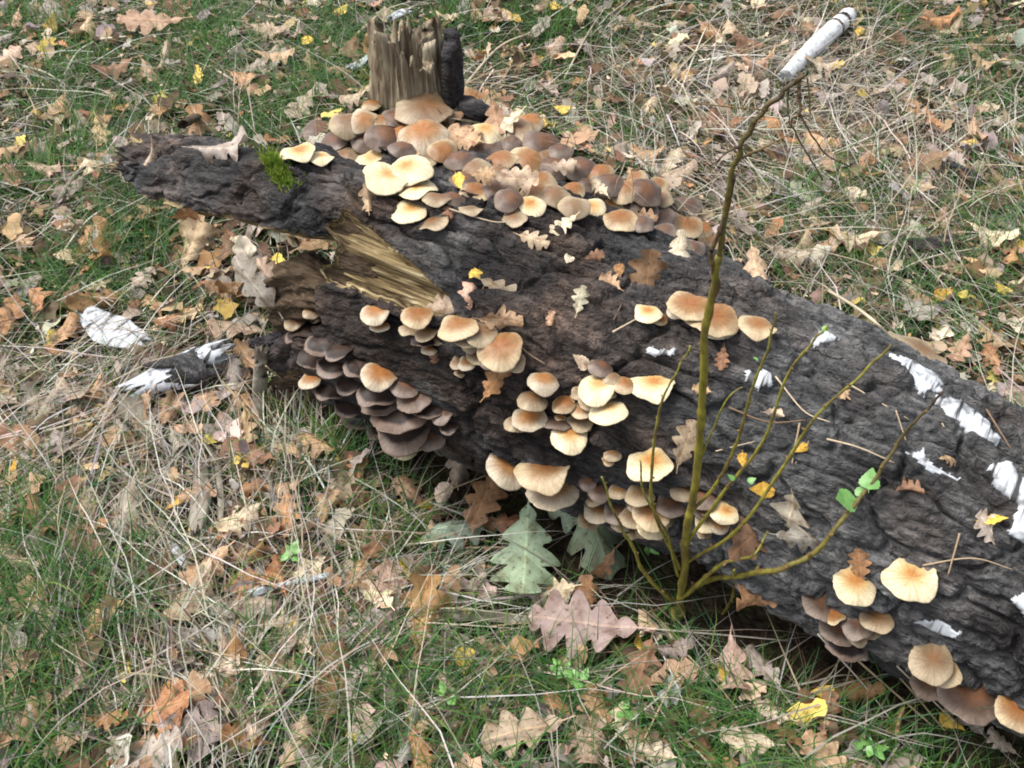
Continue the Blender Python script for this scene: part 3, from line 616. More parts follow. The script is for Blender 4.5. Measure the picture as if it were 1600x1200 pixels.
LAND = [((205, 243), 'past the tip of the jutting slab'), ((100, 60), 'in the grass far beyond the jutting slab'), ((420, 90), 'in the green grass left of the stump'), ((640, 60), 'around the stump'), ((850, 70), 'in the grass right of the stump'), ((1080, 100), 'in the flattened dry grass'),
        ((1280, 90), 'beside the white birch stick'), ((1500, 100), 'in the grass beyond the white birch stick'), ((1240, 330), 'behind the log near the sapling top'), ((1450, 390), 'near the curled black bark scrap'), ((1540, 520), 'behind the log near its white bark'),
        ((60, 400), 'in the grass off the jutting slab'), ((350, 420), 'below the jutting slab'), ((180, 535), 'by the bluish bark scrap'), ((300, 605), 'by the black and white branch chunk'), ((60, 660), 'by the dark dead branch'), ((330, 790), 'by the rotten wood strips'), ((100, 900), 'in the straw beside green grass'),
        ((60, 1100), 'in the deep green grass'), ((300, 1000), 'in the tangle of straw stalks'), ((450, 930), 'by the peeling birch twig'), ((570, 920), 'by the bundle of pale stalks'), ((500, 1130), 'on grass below the straw bundle'), ((560, 760), 'in front of the dark mushroom stack'), ((780, 830), 'beside the green oak leaves'),
        ((780, 980), 'by the flat grey wood piece'), ((760, 1120), 'on the seedling grass'), ((990, 1040), 'by the dark plank of bark'), ((1000, 1150), 'beside the pinkish leaf and seedling'), ((1058, 962), 'at the foot of the sapling'), ((1200, 1100), 'by the pair of cream leaves'), ((1180, 930), 'under the log beside the sapling'), ((1400, 1120), 'below the overhang of the log')]
LANDW = [ghit(*l[0]) for l in LAND]
WLAND = [((500, 340), 'on the jutting slab'), ((740, 460), 'on the log by the torn yellow wood'), ((860, 350), 'on the log top below the mushroom row'), ((1010, 430), 'on the log left of the sapling stem'), ((900, 560), 'on the log above the middle mushrooms'), ((780, 600), 'on the log flank under the mushroom tier'),
         ((1200, 780), 'on the log among the shoots'), ((1330, 650), 'on the log between shoots and white bark'), ((1340, 880), 'on the log near its pale low mushrooms'), ((1540, 800), 'on the log beside the white bark')]
WLANDW = [hit(*l[0])[0] for l in WLAND]
def zone(p, wood):
    A, B = (WLAND, WLANDW) if wood else (LAND, LANDW)
    return A[int(np.argmin([np.linalg.norm(p-q) for q in B]))][1]
leaf_count = 0
def leaf(px, py, lpx, colr, kind='oak', ang=None, var=None, lab=None, group=None, flat=False, tilt=None, extra=0.):
    global leaf_count; leaf_count += 1
    p, n_, wood = hit(px, py); d = ray(px, py); dep = np.linalg.norm(p-CAM)/np.linalg.norm(d); L_ = lpx*dep/F*(1.12 if not wood else 1.05)
    if bool(in_poly(np.array([px]), np.array([py]), CROWD)[0]): p = p-d/np.linalg.norm(d)*.055          # caught on top of the caps
    pool = BIR if kind == 'birch' else OAKFLAT if flat else OAK
    v = random.randrange(len(pool)) if var is None else var
    o = obj(f'{kind}_leaf', pool[v])
    up = Vector(n_)*(.9)+Vector((0, 0, .35)); tl = (.30 if not wood else .22) if tilt is None else tilt
    up = (up+Vector((random.gauss(0, tl), random.gauss(0, tl)-.12, 0))).normalized()
    a = R(ang) if ang is not None else random.uniform(0, 6.28)
    ydir = Vector((math.cos(a), math.sin(a)*1.25, 0)); ydir = (ydir-up*ydir.dot(up)).normalized(); xdir = ydir.cross(up)
    o.matrix_world = Matrix.Translation(Vector(p)+up*(.006+.05*L_ if wood else .024+extra+.06*L_)) @ Matrix((xdir, ydir, up)).transposed().to_4x4() @ Matrix.Diagonal((L_*random.uniform(.9, 1.1), L_, L_, 1))
    c = np.array(PAL[colr])*random.uniform(.85, 1.15)*(1+np.array([random.gauss(0, .05), 0, random.gauss(0, .06)])); o.color = (*np.clip(c, 0, 1), 1)
    st = 'curled' if (kind == 'oak' and not flat and v in (3, 5, 7, 9, 13)) or (kind == 'birch' and v in (2, 4)) else 'flat'
    sz = 'small ' if L_ < .055 else 'large ' if L_ > .115 else ''
    o['label'] = lab or f"{sz}{st} {CN[colr]} {'oak' if kind == 'oak' else 'birch'} leaf {zone(p, wood)}"; o['category'] = 'leaf'
    if not lab or group: o['group'] = group or f"{sz}{st} {CN[colr]} {kind} leaves {zone(p, wood)}"
    return o
SPECIAL = [
 (915, 990, 150, 'mauve', 172, 'big flat grey-mauve oak leaf with deep lobes, in front of the sapling base', None),
 (705, 846, 100, 'green', 10, 'pale grey-green oak leaf beside the brown leaf under the mushroom shelf', None),
 (822, 885, 135, 'green', 265, 'long pale grey-green oak leaf pointing away from the log', None),
 (925, 840, 150, 'green', 290, 'dull grey-green oak leaf tucked under the log by the sapling', None),
 (890, 818, 90, 'green', 340, 'grey-green oak leaf touching the log foot under the shelf mushrooms', None),
 (820, 1157, 115, 'pink', 190, 'large beige oak leaf lying flat on green grass', None),
 (762, 806, 100, 'brown', 60, 'large reddish brown oak leaf under the mushroom shelf', None),
 (240, 55, 88, 'tan', 185, 'large orange-tan oak leaf on grass far behind the jutting slab', None),
 (1242, 800, 120, 'cream', 40, 'large pale oak leaf leaning on the log among the sapling shoots', None),
 (1168, 840, 110, 'brown', 40, 'long folded brown leaf by the sapling under the log', None),
 (1070, 690, 74, 'pink', 80, 'pinkish oak leaf caught on the sapling stem', None)]
special_pts = []
for x, y, l, c, a, lab, g in SPECIAL: leaf(x, y, l, c, 'oak', a, lab=lab, flat=c != 'green', var=random.choice([1, 4, 8, 6]) if c == 'green' else None, tilt=.15, extra=.014); special_pts.append(hit(x, y)[0][:2].tolist()+[l*.00042])
OAKS = """85 30 62 grey;20 100 48 pink;185 120 54 brown;105 203 66 pink;165 200 50 orange;95 180 50 tan;390 135 50 tan;400 115 36 grey;420 60 48 pink;260 190 40 orange;312 208 60 orange;15 250 50 tan;
150 275 55 cream;30 295 50 brown;145 478 76 orange;112 478 46 brown;20 505 66 orange;240 490 66 tan;265 516 60 orange;370 532 80 pink;310 388 84 tan;300 352 56 tan;370 390 38 cream;400 442 100 grey;420 425 54 pink;
130 666 86 tan;208 672 96 tan;65 836 80 orange;95 826 30 cream;137 862 76 brown;75 938 80 orange;90 990 64 pink;135 1086 62 pink;75 1116 54 tan;330 900 76 tan;385 915 56 orange;440 908 56 orange;400 872 76 orange;
130 768 56 tan;395 770 48 orange;450 776 48 tan;455 1045 66 tan;390 1025 56 cream;500 1010 64 orange;530 1032 64 brown;430 1062 64 cream;750 1020 40 tan;490 706 86 tan;640 772 66 tan;790 826 66 brown;880 930 66 cream;
915 942 54 orange;1050 1026 56 mauve;1165 1166 76 cream;1210 1130 56 cream;1220 1165 60 brown;985 1130 46 pink;1185 1050 66 grey;1180 930 76 orange;1250 840 70 grey;1345 880 54 orange;735 452 76 pink;705 478 66 pink;
790 452 76 cream;785 497 66 tan;775 596 66 orange;905 470 44 cream;880 356 48 cream;835 376 54 pink;1010 436 86 brown;1060 396 60 cream;805 282 66 pink;740 226 66 tan;800 206 54 cream;575 316 46 tan;1395 246 50 tan;
1325 386 30 grey;1560 290 46 tan;1350 262 52 orange;1290 270 44 tan;1010 255 54 tan;1055 265 48 pink;1100 66 44 orange;1165 76 48 brown;860 90 54 pink;1545 546 64 tan;1500 560 54 tan;1180 425 66 pink;1580 430 44 orange;
1520 222 54 tan;330 640 60 tan;1000 1165 60 tan;680 850 40 pink;60 640 60 grey;220 560 54 brown;180 640 40 tan;560 905 60 tan;300 330 50 orange;240 240 40 pink;530 120 44 tan;560 165 40 pink;1270 60 40 tan;1430 300 46 pink;
1120 390 40 orange;655 255 34 tan;880 268 40 pink;940 300 36 cream;1000 340 40 tan;700 200 44 brown;760 275 40 tan;960 440 40 tan;1130 560 36 brown;860 500 30 tan;1210 640 30 cream;1320 620 34 tan;1420 760 40 brown;1100 610 30 tan;930 400 30 brown;680 560 30 brown;1480 720 30 tan;700 340 40 brown;1370 420 44 tan;1250 400 50 pink;1440 480 44 tan;950 900 50 brown;1290 1120 60 brown;1390 1150 50 tan;1550 1170 44 pink;270 1180 70 tan;660 1175 70 orange;700 1090 44 pink;580 1090 44 tan"""
for it in OAKS.replace('\n', '').split(';'):
    x, y, l, c = it.split(); leaf(float(x), float(y), float(l), c)
BIRS = """332 705 28 yellow;382 737 30 yellow;285 803 34 gold;80 540 28 yellow;40 735 26 gold;487 78 30 yellow;460 985 28 yellow;725 1038 38 yellow;1000 1018 32 gold;1135 1070 36 gold;1280 1085 34 yellow;1480 1140 38 yellow;628 905 38 yellow;
740 433 30 yellow;720 285 28 yellow;1545 817 54 yellow;1190 765 38 gold;1300 380 42 yellow;1470 465 28 gold;1555 462 28 yellow;980 262 28 cream;880 182 24 yellow;1340 155 20 yellow;685 780 42 cream;600 945 50 cream;1005 985 44 cream;910 560 32 cream;
970 424 22 orange;885 410 22 cream;205 645 24 gold;260 1090 28 gold;1160 720 24 gold;540 25 24 yellow;240 20 26 yellow;870 20 22 yellow;1150 20 20 cream;1505 320 22 cream;650 800 30 gold;1410 888 36 yellow;10 690 26 yellow;1255 700 22 gold;1340 60 20 yellow;1070 130 22 gold;1590 400 30 yellow;1440 150 20 cream"""
for it in BIRS.replace('\n', '').split(';'):
    x, y, l, c = it.split(); leaf(float(x), float(y), float(l), c, 'birch')
# the remaining leaves one can pick out, strewn as densely as in the photograph
n_oak = 300-len(OAKS.split(';'))-len(SPECIAL); tries = 0
while n_oak > 0:
    x, y = random.uniform(-10, 1610), random.uniform(-5, 1195)
    dens = 1.0 if x < 560 or y < 400 else .8
    p, n_, wood = hit(x, y)
    if random.random() > dens or wood and random.random() > .06: continue
    if any(np.linalg.norm(p-c) < r_*1.6 for c, r_ in mushroom_pts) or any(math.hypot(p[0]-a[0], p[1]-a[1]) < a[2]*1.6 for a in special_pts): continue
    dep = np.linalg.norm(p-CAM); l = random.uniform(.055, .11)*F/dep
    leaf(x, y, l, random.choices(['tan', 'orange', 'brown', 'pink', 'cream', 'grey', 'mauve'], [6, 3.5, 3, 4, 2.2, 3, 1.5])[0]); n_oak -= 1

# ------------------------------------------------------------ grass, straw and litter
def pmask(x, y, spots):
    """weight 0..1 of ground points lying in patches given by photo pixel and radius"""
    w_ = np.zeros(len(x))
    for px, py, r_ in spots:
        c = ghit(px, py); d = np.linalg.norm(c-CAM)/np.linalg.norm(ray(px, py)); rr = r_*d/F
        w_ = np.maximum(w_, np.exp(-(((x-c[0])/rr)**2+((y-c[1])/(rr*1.25))**2)))
    return w_
GREEN = [(330, 95, 70), (285, 150, 50), (440, 185, 60), (150, 200, 60), (60, 280, 60), (110, 250, 50), (170, 385, 80), (240, 380, 50), (330, 30, 60), (520, 50, 60), (510, 130, 60), (30, 920, 110), (20, 1080, 130), (150, 960, 80), (440, 1090, 70), (600, 1120, 90),
         (900, 1075, 70), (985, 205, 60), (1340, 290, 60), (1310, 370, 70), (1560, 350, 80), (1580, 300, 50), (1370, 480, 60), (1250, 320, 60), (720, 40, 50), (860, 40, 60), (1100, 30, 50), (1500, 100, 80), (1000, 1110, 80), (760, 1070, 60), (1150, 1185, 80), (1400, 1120, 90),
         (540, 690, 45), (60, 40, 70), (200, 330, 70), (100, 130, 60), (1200, 400, 40), (1500, 440, 80), (1550, 520, 60), (60, 820, 60), (780, 1190, 80), (1550, 1150, 60), (1230, 1010, 50), (1380, 30, 70), (1560, 180, 60), (950, 60, 50), (630, 850, 40), (430, 300, 40)]
STRAW = [(1300, 120, 160), (1500, 170, 120), (1100, 200, 120), (1400, 330, 110), (480, 990, 90), (180, 860, 80), (1080, 130, 130), (1000, 90, 90), (1350, 200, 130), (1450, 240, 100), (1200, 230, 100), (400, 600, 90), (200, 620, 130), (250, 750, 120), (450, 700, 60), (280, 950, 130), (340, 1060, 120), (600, 930, 90), (560, 1010, 90), (80, 180, 80), (200, 280, 80), (740, 130, 60), (820, 1000, 90), (1300, 1060, 100), (1200, 330, 90), (60, 620, 100), (1050, 900, 80), (1420, 1090, 90)]
GM = np.array([(c[0], c[1], r_) for c, r_ in mushroom_pts if c[2] < .42 and c[1] > 1.2]+special_pts+[ghit(x, y)[:2].tolist()+[r_] for x, y, r_ in ((240, 622, .05), (290, 605, .07), (340, 590, .05), (180, 530, .06), (780, 978, .05), (995, 1045, .05), (318, 790, .045), (410, 640, .045))])       # nothing sprouts through the caps of the bank
def sample_pts(n, margin=.45):
    out = []
    while sum(map(len, out)) < n:
        k = n*2; y = rng.uniform(.25, 3.9, k); x = rng.uniform(-2.3, 2.3, k); hw = (.62+y*.42)+margin
        wgt = np.clip(1.5/np.maximum(y, .6)**1.0, .25, 1.4)/1.4
        ok = (np.abs(x) < hw) & (rng.random(k) < wgt) & ~in_log(x, y, -.03)
        q = np.stack([x[ok], y[ok]], -1); out.append(q[~np.any(np.hypot(q[:, :1]-GM[None, :, 0], q[:, 1:]-GM[None, :, 1]) < GM[None, :, 2]+.004, axis=1)])
    return np.concatenate(out)[:n]
def blades(xy, z0, length, width, az, elev, droop, colr, nseg=4, twist=None):
    n = len(xy); P = np.empty((n, nseg+1, 3)); P[:, 0] = np.column_stack([xy, z0]); e = elev.copy(); st = length/nseg; a = az.copy()
    for k in range(nseg):
        d = np.stack([np.cos(e)*np.cos(a), np.cos(e)*np.sin(a), np.sin(e)], -1); P[:, k+1] = P[:, k]+d*st[:, None]
        e = e-droop/nseg; a = a+rng.normal(0, .12, n)
    gz = gh(P[..., 0], P[..., 1])+.002; P[..., 2] = np.maximum(P[..., 2], gz)       # nothing dives under the soil
    side = np.stack([-np.sin(az), np.cos(az), rng.normal(0, .5, n)], -1); side /= np.linalg.norm(side, axis=1)[:, None]
    tw = np.linspace(1, .12, nseg+1)[None]*width[:, None]
    Lf = P-side[:, None]*tw[..., None]*.5; Rt = P+side[:, None]*tw[..., None]*.5
    V = np.stack([Lf, Rt], 2).reshape(-1, 3)
    b0 = (np.arange(n)*(nseg+1)*2)[:, None]+(np.arange(nseg)*2)[None]
    Fq = np.stack([b0, b0+1, b0+3, b0+2], -1).reshape(-1, 4)
    return V, Fq, np.repeat(colr, (nseg+1)*2, 0)
def pick(cols, wts, n, jit=.15):
    c = np.array(cols)[rng.choice(len(cols), n, p=np.array(wts)/sum(wts))]
    return c*np.exp(rng.normal(0, jit, (n, 1)))*np.exp(rng.normal(0, .05, (n, 3)))
# green grass
xy = sample_pts(170000); g = pmask(xy[:, 0], xy[:, 1], GREEN); nz = fbm(np.column_stack([xy*3.2, 0*xy[:, :1]]), 3, 71)
keep = rng.random(len(xy)) < np.clip(.22+1.2*g+.35*nz, .06, 1)*np.where((xy[:, 0] > .2) & (xy[:, 1] > 1.3), .55, 1); xy = xy[keep]; n = len(xy)
z0 = gh(xy[:, 0], xy[:, 1])-.003
cg = pick([(.050, .140, .028), (.072, .17, .030), (.038, .105, .038), (.125, .19, .035), (.08, .14, .05)], [4, 3, 3, 1.5, 2], n)
V, Fq, C = blades(xy, z0, (rng.gamma(5, .0115, n)+.012)*(1+.5*pmask(xy[:, 0], xy[:, 1], GREEN)), rng.uniform(.0016, .0040, n), rng.uniform(0, 6.28, n), rng.uniform(.35, 1.45, n), rng.uniform(.2, 1.6, n), cg)
obj('green_grass', mesh('green_grass', V, Fq, M['blade'], C), label='short green grass growing in tufts over the forest floor', cat='grass', kind='stuff')
# moss between the blades
xy = sample_pts(60000); g = pmask(xy[:, 0], xy[:, 1], GREEN); nz = fbm(np.column_stack([xy*5, 0*xy[:, :1]]), 3, 72)
keep = rng.random(len(xy)) < np.clip(.75*g+.9*(nz-.22), 0, 1); xy = xy[keep]; n = len(xy)
cm_ = pick([(.10, .16, .02), (.07, .13, .02), (.16, .20, .03)], [3, 3, 1.5], n)
V, Fq, C = blades(xy, gh(xy[:, 0], xy[:, 1])-.002, rng.uniform(.008, .022, n), rng.uniform(.002, .004, n), rng.uniform(0, 6.28, n), rng.uniform(.5, 1.5, n), rng.uniform(0, .8, n), cm_, 2)
obj('moss', mesh('moss', V, Fq, M['moss'], C), label='yellow-green moss carpeting the soil between grass tufts', cat='moss', kind='stuff')
# flattened dry straw: lies mostly one way within each patch
xy = sample_pts(95000); s_ = pmask(xy[:, 0], xy[:, 1], STRAW); nz = fbm(np.column_stack([xy*2.6, 0*xy[:, :1]]), 3, 73)
keep = rng.random(len(xy)) < np.clip(.20+.60*s_+.40*nz, .05, 1); xy = xy[keep]; n = len(xy)
flow = 3.0*fbm(np.column_stack([xy*1.1, 0*xy[:, :1]]), 2, 74)+np.where(xy[:, 0] > .2, .7, 2.2)
az = flow+rng.normal(0, .75, n)+np.where(rng.random(n) < .5, np.pi, 0)
cs_ = pick([(.30, .245, .165), (.40, .355, .275), (.27, .245, .205), (.16, .11, .07), (.50, .47, .41), (.10, .072, .047)], [4, 3.5, 4, 2.6, 2.4, 2.6], n)
V, Fq, C = blades(xy, gh(xy[:, 0], xy[:, 1])+rng.uniform(.001, .022, n), rng.gamma(4, .026, n)+.02, rng.uniform(.0012, .0036, n), az, rng.normal(.16, .22, n), rng.uniform(0, .8, n), cs_)
obj('dry_grass', mesh('dry_grass', V, Fq, M['blade'], C), label='flattened grey and straw-coloured dead grass covering the ground', cat='grass', kind='stuff')
# long pale stalks lying over each other in sheaves
xy = sample_pts(16000); s_ = pmask(xy[:, 0], xy[:, 1], STRAW); keep = rng.random(len(xy)) < np.clip(.04+.36*s_, 0, 1); xy = xy[keep]; n = len(xy)
az = 3.0*fbm(np.column_stack([xy*1.1, 0*xy[:, :1]]), 2, 74)+np.where(xy[:, 0] > .2, .7, 2.2)+rng.normal(0, .45, n)+np.where(rng.random(n) < .5, np.pi, 0)
V, Fq, C = blades(xy, gh(xy[:, 0], xy[:, 1])+rng.uniform(.008, .035, n), rng.uniform(.12, .38, n), rng.uniform(.0018, .0042, n), az, rng.normal(.22, .14, n), rng.uniform(.2, .7, n), pick([(.42, .38, .31), (.52, .49, .43), (.34, .27, .18), (.30, .29, .26)], [3, 3, 2, 2], n), 7)
obj('straw', mesh('straw', V, Fq, M['blade'], C), label='long pale grey straw stalks lying in flattened sheaves', cat='straw', kind='stuff')
# crumbled leaves and bits
def low_leaf(seed):
    r_ = np.random.default_rng(seed); t_ = np.linspace(0, 1, 9); u_ = np.array([-1, 0, 1.])
    hw = (.16+.2*r_.random((9, 1)))*np.sin(np.pi*np.clip(t_, .04, .96))[:, None]**.6*np.abs(u_)[None]
    x = np.sign(u_)[None]*hw; y = t_[:, None]-.5+0*x; z = r_.uniform(-1.2, 1.6)*x**2+r_.uniform(-.5, .5)*y**2+.06*r_.normal(0, 1, x.shape)
    return np.stack([x, y, z], -1).reshape(-1, 3)
LLF = grid_faces(9, 3)
def litter(name, n, smin_, smax, cols, wts, label, cat):
    xy = sample_pts(n); xy = xy[~in_log(xy[:, 0], xy[:, 1], .0)]; n = len(xy); vs = np.array([low_leaf(s) for s in range(24)])
    B = vs[rng.integers(0, 24, n)]; sc_ = rng.uniform(smin_, smax, n)
    ax_ = rng.normal(0, .42, (n, 2)); up = np.column_stack([ax_, np.ones(n)]); up /= np.linalg.norm(up, axis=1)[:, None]
    a = rng.uniform(0, 6.28, n); yd = np.column_stack([np.cos(a), np.sin(a), 0*a]); yd -= up*(yd*up).sum(1)[:, None]; yd /= np.linalg.norm(yd, axis=1)[:, None]; xd = np.cross(yd, up)
    W_ = B[..., :1]*xd[:, None]+B[..., 1:2]*yd[:, None]+B[..., 2:]*up[:, None]
    zz = gh(xy[:, 0], xy[:, 1])+rng.uniform(.0, .028, n)
    V = W_*sc_[:, None, None]+np.column_stack([xy, zz])[:, None]; C = np.repeat(pick(cols, wts, n, .22), 27, 0)
    Fq = (LLF[None]+(np.arange(n)*27)[:, None, None]).reshape(-1, 4)
    obj(name, mesh(name, V.reshape(-1, 3), Fq, M['litter'], C), label=label, cat=cat, kind='stuff')
LC = [PAL[k] for k in ('tan', 'orange', 'brown', 'pink', 'cream', 'grey', 'mauve')]+[(.12, .075, .045), (.60, .45, .12)]
litter('leaf_litter', 6500, .014, .085, LC, [4, 1.6, 4, 3, 1.6, 4.5, 3, 7, .6], 'crumbled brown leaf bits mixed into the grass', 'leaf litter')
litter('chaff', 16000, .005, .016, LC, [4, 3, 4, 3, 2.5, 4, 3, 5, 1], 'tiny crumbs of leaf and bark strewn over the ground', 'leaf litter')

# ------------------------------------------------------------ sticks, stalks and scraps
def stalk(name, pts, w_px, colr, label, cat, group=None, lift=.022, on_wood=False, mat='stem', rough=.1, flat=1.):
    P = []
    for k, (x, y) in enumerate(pts):
        p, n_, wood = hit(x, y); P.append(p+n_*(lift*(1 if 0 < k < len(pts)-1 else .6)))
    P = resample(np.array(P), 14); dep = np.linalg.norm(P[0]-CAM)
    rd = .5*w_px*dep/F*np.linspace(1, .6, 14); bp = P[0].copy()
    v, f, st_ = tube(P-bp, rd, 6, rough=rough, flat=flat)
    c = np.array(colr)*random.uniform(.85, 1.15); me = mesh(name, v, f, M[mat], np.tile(c, (len(v), 1)) if mat == 'stem' else None)
    o = obj(name, me, label=label, cat=cat, group=group); o.location = bp; return o
STK = """162 882 148 1040;175 900 190 990 206 1078;190 862 170 960 152 1078;228 890 300 980 372 1078;250 942 185 1012;48 1000 75 1078;0 840 40 855 80 882;0 652 60 630 110 612;538 800 560 880 590 1010;545 800 572 900 606 1030;530 805 555 905 570 1030;
590 790 620 835 652 880;640 802 660 835 684 866;720 862 800 868 872 882;700 902 680 960 660 1010;735 892 755 930 772 966;760 986 830 985 905 990;850 978 1000 995 1230 1012;1300 1010 1370 1080 1450 1142;1276 985 1350 1090 1420 1178;1285 1000 1380 1060 1470 1150;
40 112 80 130 120 150;105 130 128 100 150 76;160 70 200 66;330 112 380 142;60 322 100 290 130 272;300 1005 420 1040 520 1050;180 1075 320 1000 440 900;20 700 120 680 230 640;300 560 360 620 430 700;420 560 470 640 500 720;
340 1120 420 1060 500 1010;520 1085 560 1010 620 960;640 1120 660 1040 690 960;780 1090 830 1010 850 930;930 1090 980 1010;1000 1180 1050 1090 1080 1000;1100 1120 1150 1040;1400 1040 1500 1150;1330 1180 1390 1080;130 450 180 490;60 760 160 720 250 690;
1000 200 1060 120 1120 60;980 180 1050 90 1140 40;1020 230 1090 130 1180 70;1060 160 1100 60 1130 20;1250 250 1340 200 1430 160;1270 270 1380 210 1490 140;1230 280 1330 240 1420 200;1380 230 1470 180 1560 140;1180 210 1280 190 1400 190;1020 60 1080 90 1130 140;
1450 260 1530 210 1598 180;730 140 780 90 830 60;560 60 600 30 640 10;1240 330 1340 330 1450 335;1290 460 1340 500 1390 540;1350 460 1440 420 1530 395;880 130 920 60 950 10;20 220 70 180 150 170;90 420 140 360 190 320"""
for k, it in enumerate(STK.replace('\n', '').split(';')):
    a = list(map(float, it.split())); pts = list(zip(a[::2], a[1::2])); c = random.choice([(.55, .50, .40), (.46, .40, .28), (.42, .38, .31), (.38, .29, .17)])
    p, n_, wood = hit(*pts[0]); stalk('straw_stalk', pts, random.uniform(2.6, 4.6), c, f'long bent straw stalk {zone(p, False)}', 'straw', f'straw stalks {zone(p, False)}', lift=random.uniform(.018, .035))
LOGTW = """800 520 825 545 852 572;955 522 985 508 1020 482;1250 660 1240 720 1262 690;1290 690 1340 700 1400 720;1400 640 1410 690;1460 630 1475 665;1140 640 1200 660 1260 655;700 330 760 350 800 345;760 440 745 480;
1500 830 1480 900;1210 590 1260 640 1300 660;1330 600 1420 660;985 440 960 500;1120 700 1180 690;1440 880 1520 870 1580 890;1540 640 1580 700"""
for it in LOGTW.replace('\n', '').split(';'):
    a = list(map(float, it.split())); stalk('twig', list(zip(a[::2], a[1::2])), random.uniform(2.0, 3.6), random.choice([(.30, .22, .14), (.16, .10, .06), (.42, .33, .22)]), 'thin dry twig lying '+zone(hit(a[0], a[1])[0], True), 'twig', 'dry twigs on the log', lift=.008)
# birch stick with white bark
def stick(name, pts, w_px, mats, label, cat='stick', lift=.02, bark_from=None, flat=.9, seed=0, thick=None):
    P = [];
    for x, y in pts:
        p, n_, wood = hit(x, y); P.append(p+np.array([0, 0, lift]))
    dep = np.linalg.norm(P[0]-CAM); r_ = .5*w_px*dep/F; bp = P[0].copy(); bp[2] -= lift
    e = obj(name, None, label=label, cat=cat); e.location = bp
    return e, [p-bp for p in P], r_
e, P_, r_ = stick('birch_stick', [(1222, 138), (1268, 92), (1322, 42)], 26, None, 'white birch stick with dark rings, lying in the dry grass behind the sapling top', lift=.035)
chunk('shaft', P_, [r_*.8, r_, r_*1.15], [r_*.8, r_, r_*1.1], e, [M['white_plain']], seed=4, amp=.003, n=50, m=24, end_rag=.006)
for k in (.80, .90):
    q = resample(np.array(P_), 100); i = int(k*99); v, f, _ = tube(resample(q[i-1:i+2], 3), r_*1.12, 14, rough=.12, seed=i); obj('dark_ring', mesh('dark_ring', v, f, M['bark']), e)
SCR = [('bark_scrap', [(135, 495), (180, 530), (232, 548)], [26, 52, 24], 5, 'white', 'pale bluish white bark scrap lying in the leaves left of the log', 12),
       ('wood_piece', [(700, 972), (780, 978), (850, 985)], [16, 20, 14], 8, 'wood_grey', 'flat grey piece of wood below the green oak leaves', 13),
       ('bark_plank', [(960, 1020), (1000, 1045), (1030, 1065)], [26, 30, 22], 6, 'wood_dark', 'dark flat piece of bark by the big mauve leaf', 14),
       ('rotten_wood_strip', [(412, 560), (408, 640), (402, 700)], [16, 18, 10], 10, 'wood_grey', 'upright pale strip of rotten wood by the broken end', 15),
       ('rotten_wood_strip', [(318, 740), (318, 790), (312, 845)], [20, 24, 16], 14, 'wood_grey', 'wide brown strip of rotten wood standing in the straw', 16),
       ('rotten_wood_strip', [(345, 740), (350, 800), (348, 850)], [10, 12, 7], 8, 'wood_grey', 'narrow greyish strip of rotten wood beside the wide one', 17),
       ('rotten_wood_strip', [(420, 745), (433, 790), (442, 825)], [8, 9, 6], 6, 'wood_grey', 'short thin rotten wood splinter by the golden leaves', 18),
       ('bark_scrap', [(275, 865), (288, 885), (300, 905)], [8, 14, 8], 3, 'white', 'small whitish bark chip beside tan leaves in the straw', 19),
       ('birch_twig', [(395, 940), (450, 925), (515, 912)], [9, 10, 7], 8, 'white', 'peeling white birch twig lying in straw and leaves', 20),
       ('bark_scrap', [(545, 120), (562, 112), (578, 98)], [8, 13, 8], 3, 'white', 'bluish white bark flake beside the stump', 21),
       ('bark_scrap', [(610, 42), (628, 32), (642, 28)], [8, 12, 8], 3, 'white', 'pale flake of bark on the grass behind the stump', 22),
       ('bark_scrap', [(1415, 395), (1450, 395), (1490, 388)], [20, 26, 16], 10, 'bark', 'curled black bark scrap in the grass behind the log', 23),
       ('bark_scrap', [(1480, 270), (1505, 285), (1530, 300)], [14, 20, 14], 8, 'bark_old', 'dark bark lump with pale crust far behind the log', 24),
       ('dead_branch', [(60, 690), (95, 675), (150, 655)], [12, 14, 8], 12, 'wood_dark', 'short dark dead branch half sunk in straw', 25),
       ('dead_branch', [(90, 340), (120, 290), (150, 262)], [5, 6, 5], 6, 'wood_grey', 'thin pale dead branch in the grass beside cream leaf', 26),
       ('bark_scrap', [(712, 168), (735, 182), (762, 196)], [22, 30, 22], 24, 'bark_old', 'black bark block among the mushrooms at the stump foot', 27),
       ('bark_scrap', [(290, 212), (310, 195), (332, 186)], [12, 20, 14], 12, 'wood_dark', 'dark curled bark piece behind the jutting slab tip', 28)]
for nm, pts, wd, thk, mt, lab, sd_ in SCR:
    e, P_, _ = stick(nm, pts, 10, None, lab, cat='wood' if 'wood' in nm else 'stick' if nm in ('birch_twig', 'dead_branch') else 'bark', lift=.024)
    dep = np.linalg.norm(np.array(e.location)-CAM); wd = np.array(wd)*.5*dep/F*1.15; th_ = np.full(3, thk*.5*dep/F)
    o = chunk('piece', P_, wd, th_, e, [M[mt]], seed=sd_, amp=.005, n=40, m=24, end_rag=.012)
e, P_, r_ = stick('birch_bark_log', [(222, 630), (265, 612), (310, 603), (352, 592)], 62, None, 'chunk of birch branch with black middle and white ends, left of the broken end', cat='log', lift=.042)
chunk('black_bark', P_[1:3]+[P_[2]*.4+P_[3]*.6], [r_*1.0, r_*1.25, r_*1.0], [r_*.7, r_*.8, r_*.7], e, [M['bark']], seed=40, amp=.012, n=60, m=40)
chunk('white_end', [P_[0], P_[0]*.4+P_[1]*.6, P_[1]+np.array([.02, 0, 0])], [r_*.55, r_*.75, r_*.8], [r_*.5]*3, e, [M['white']], seed=41, amp=.004, n=40, m=30)
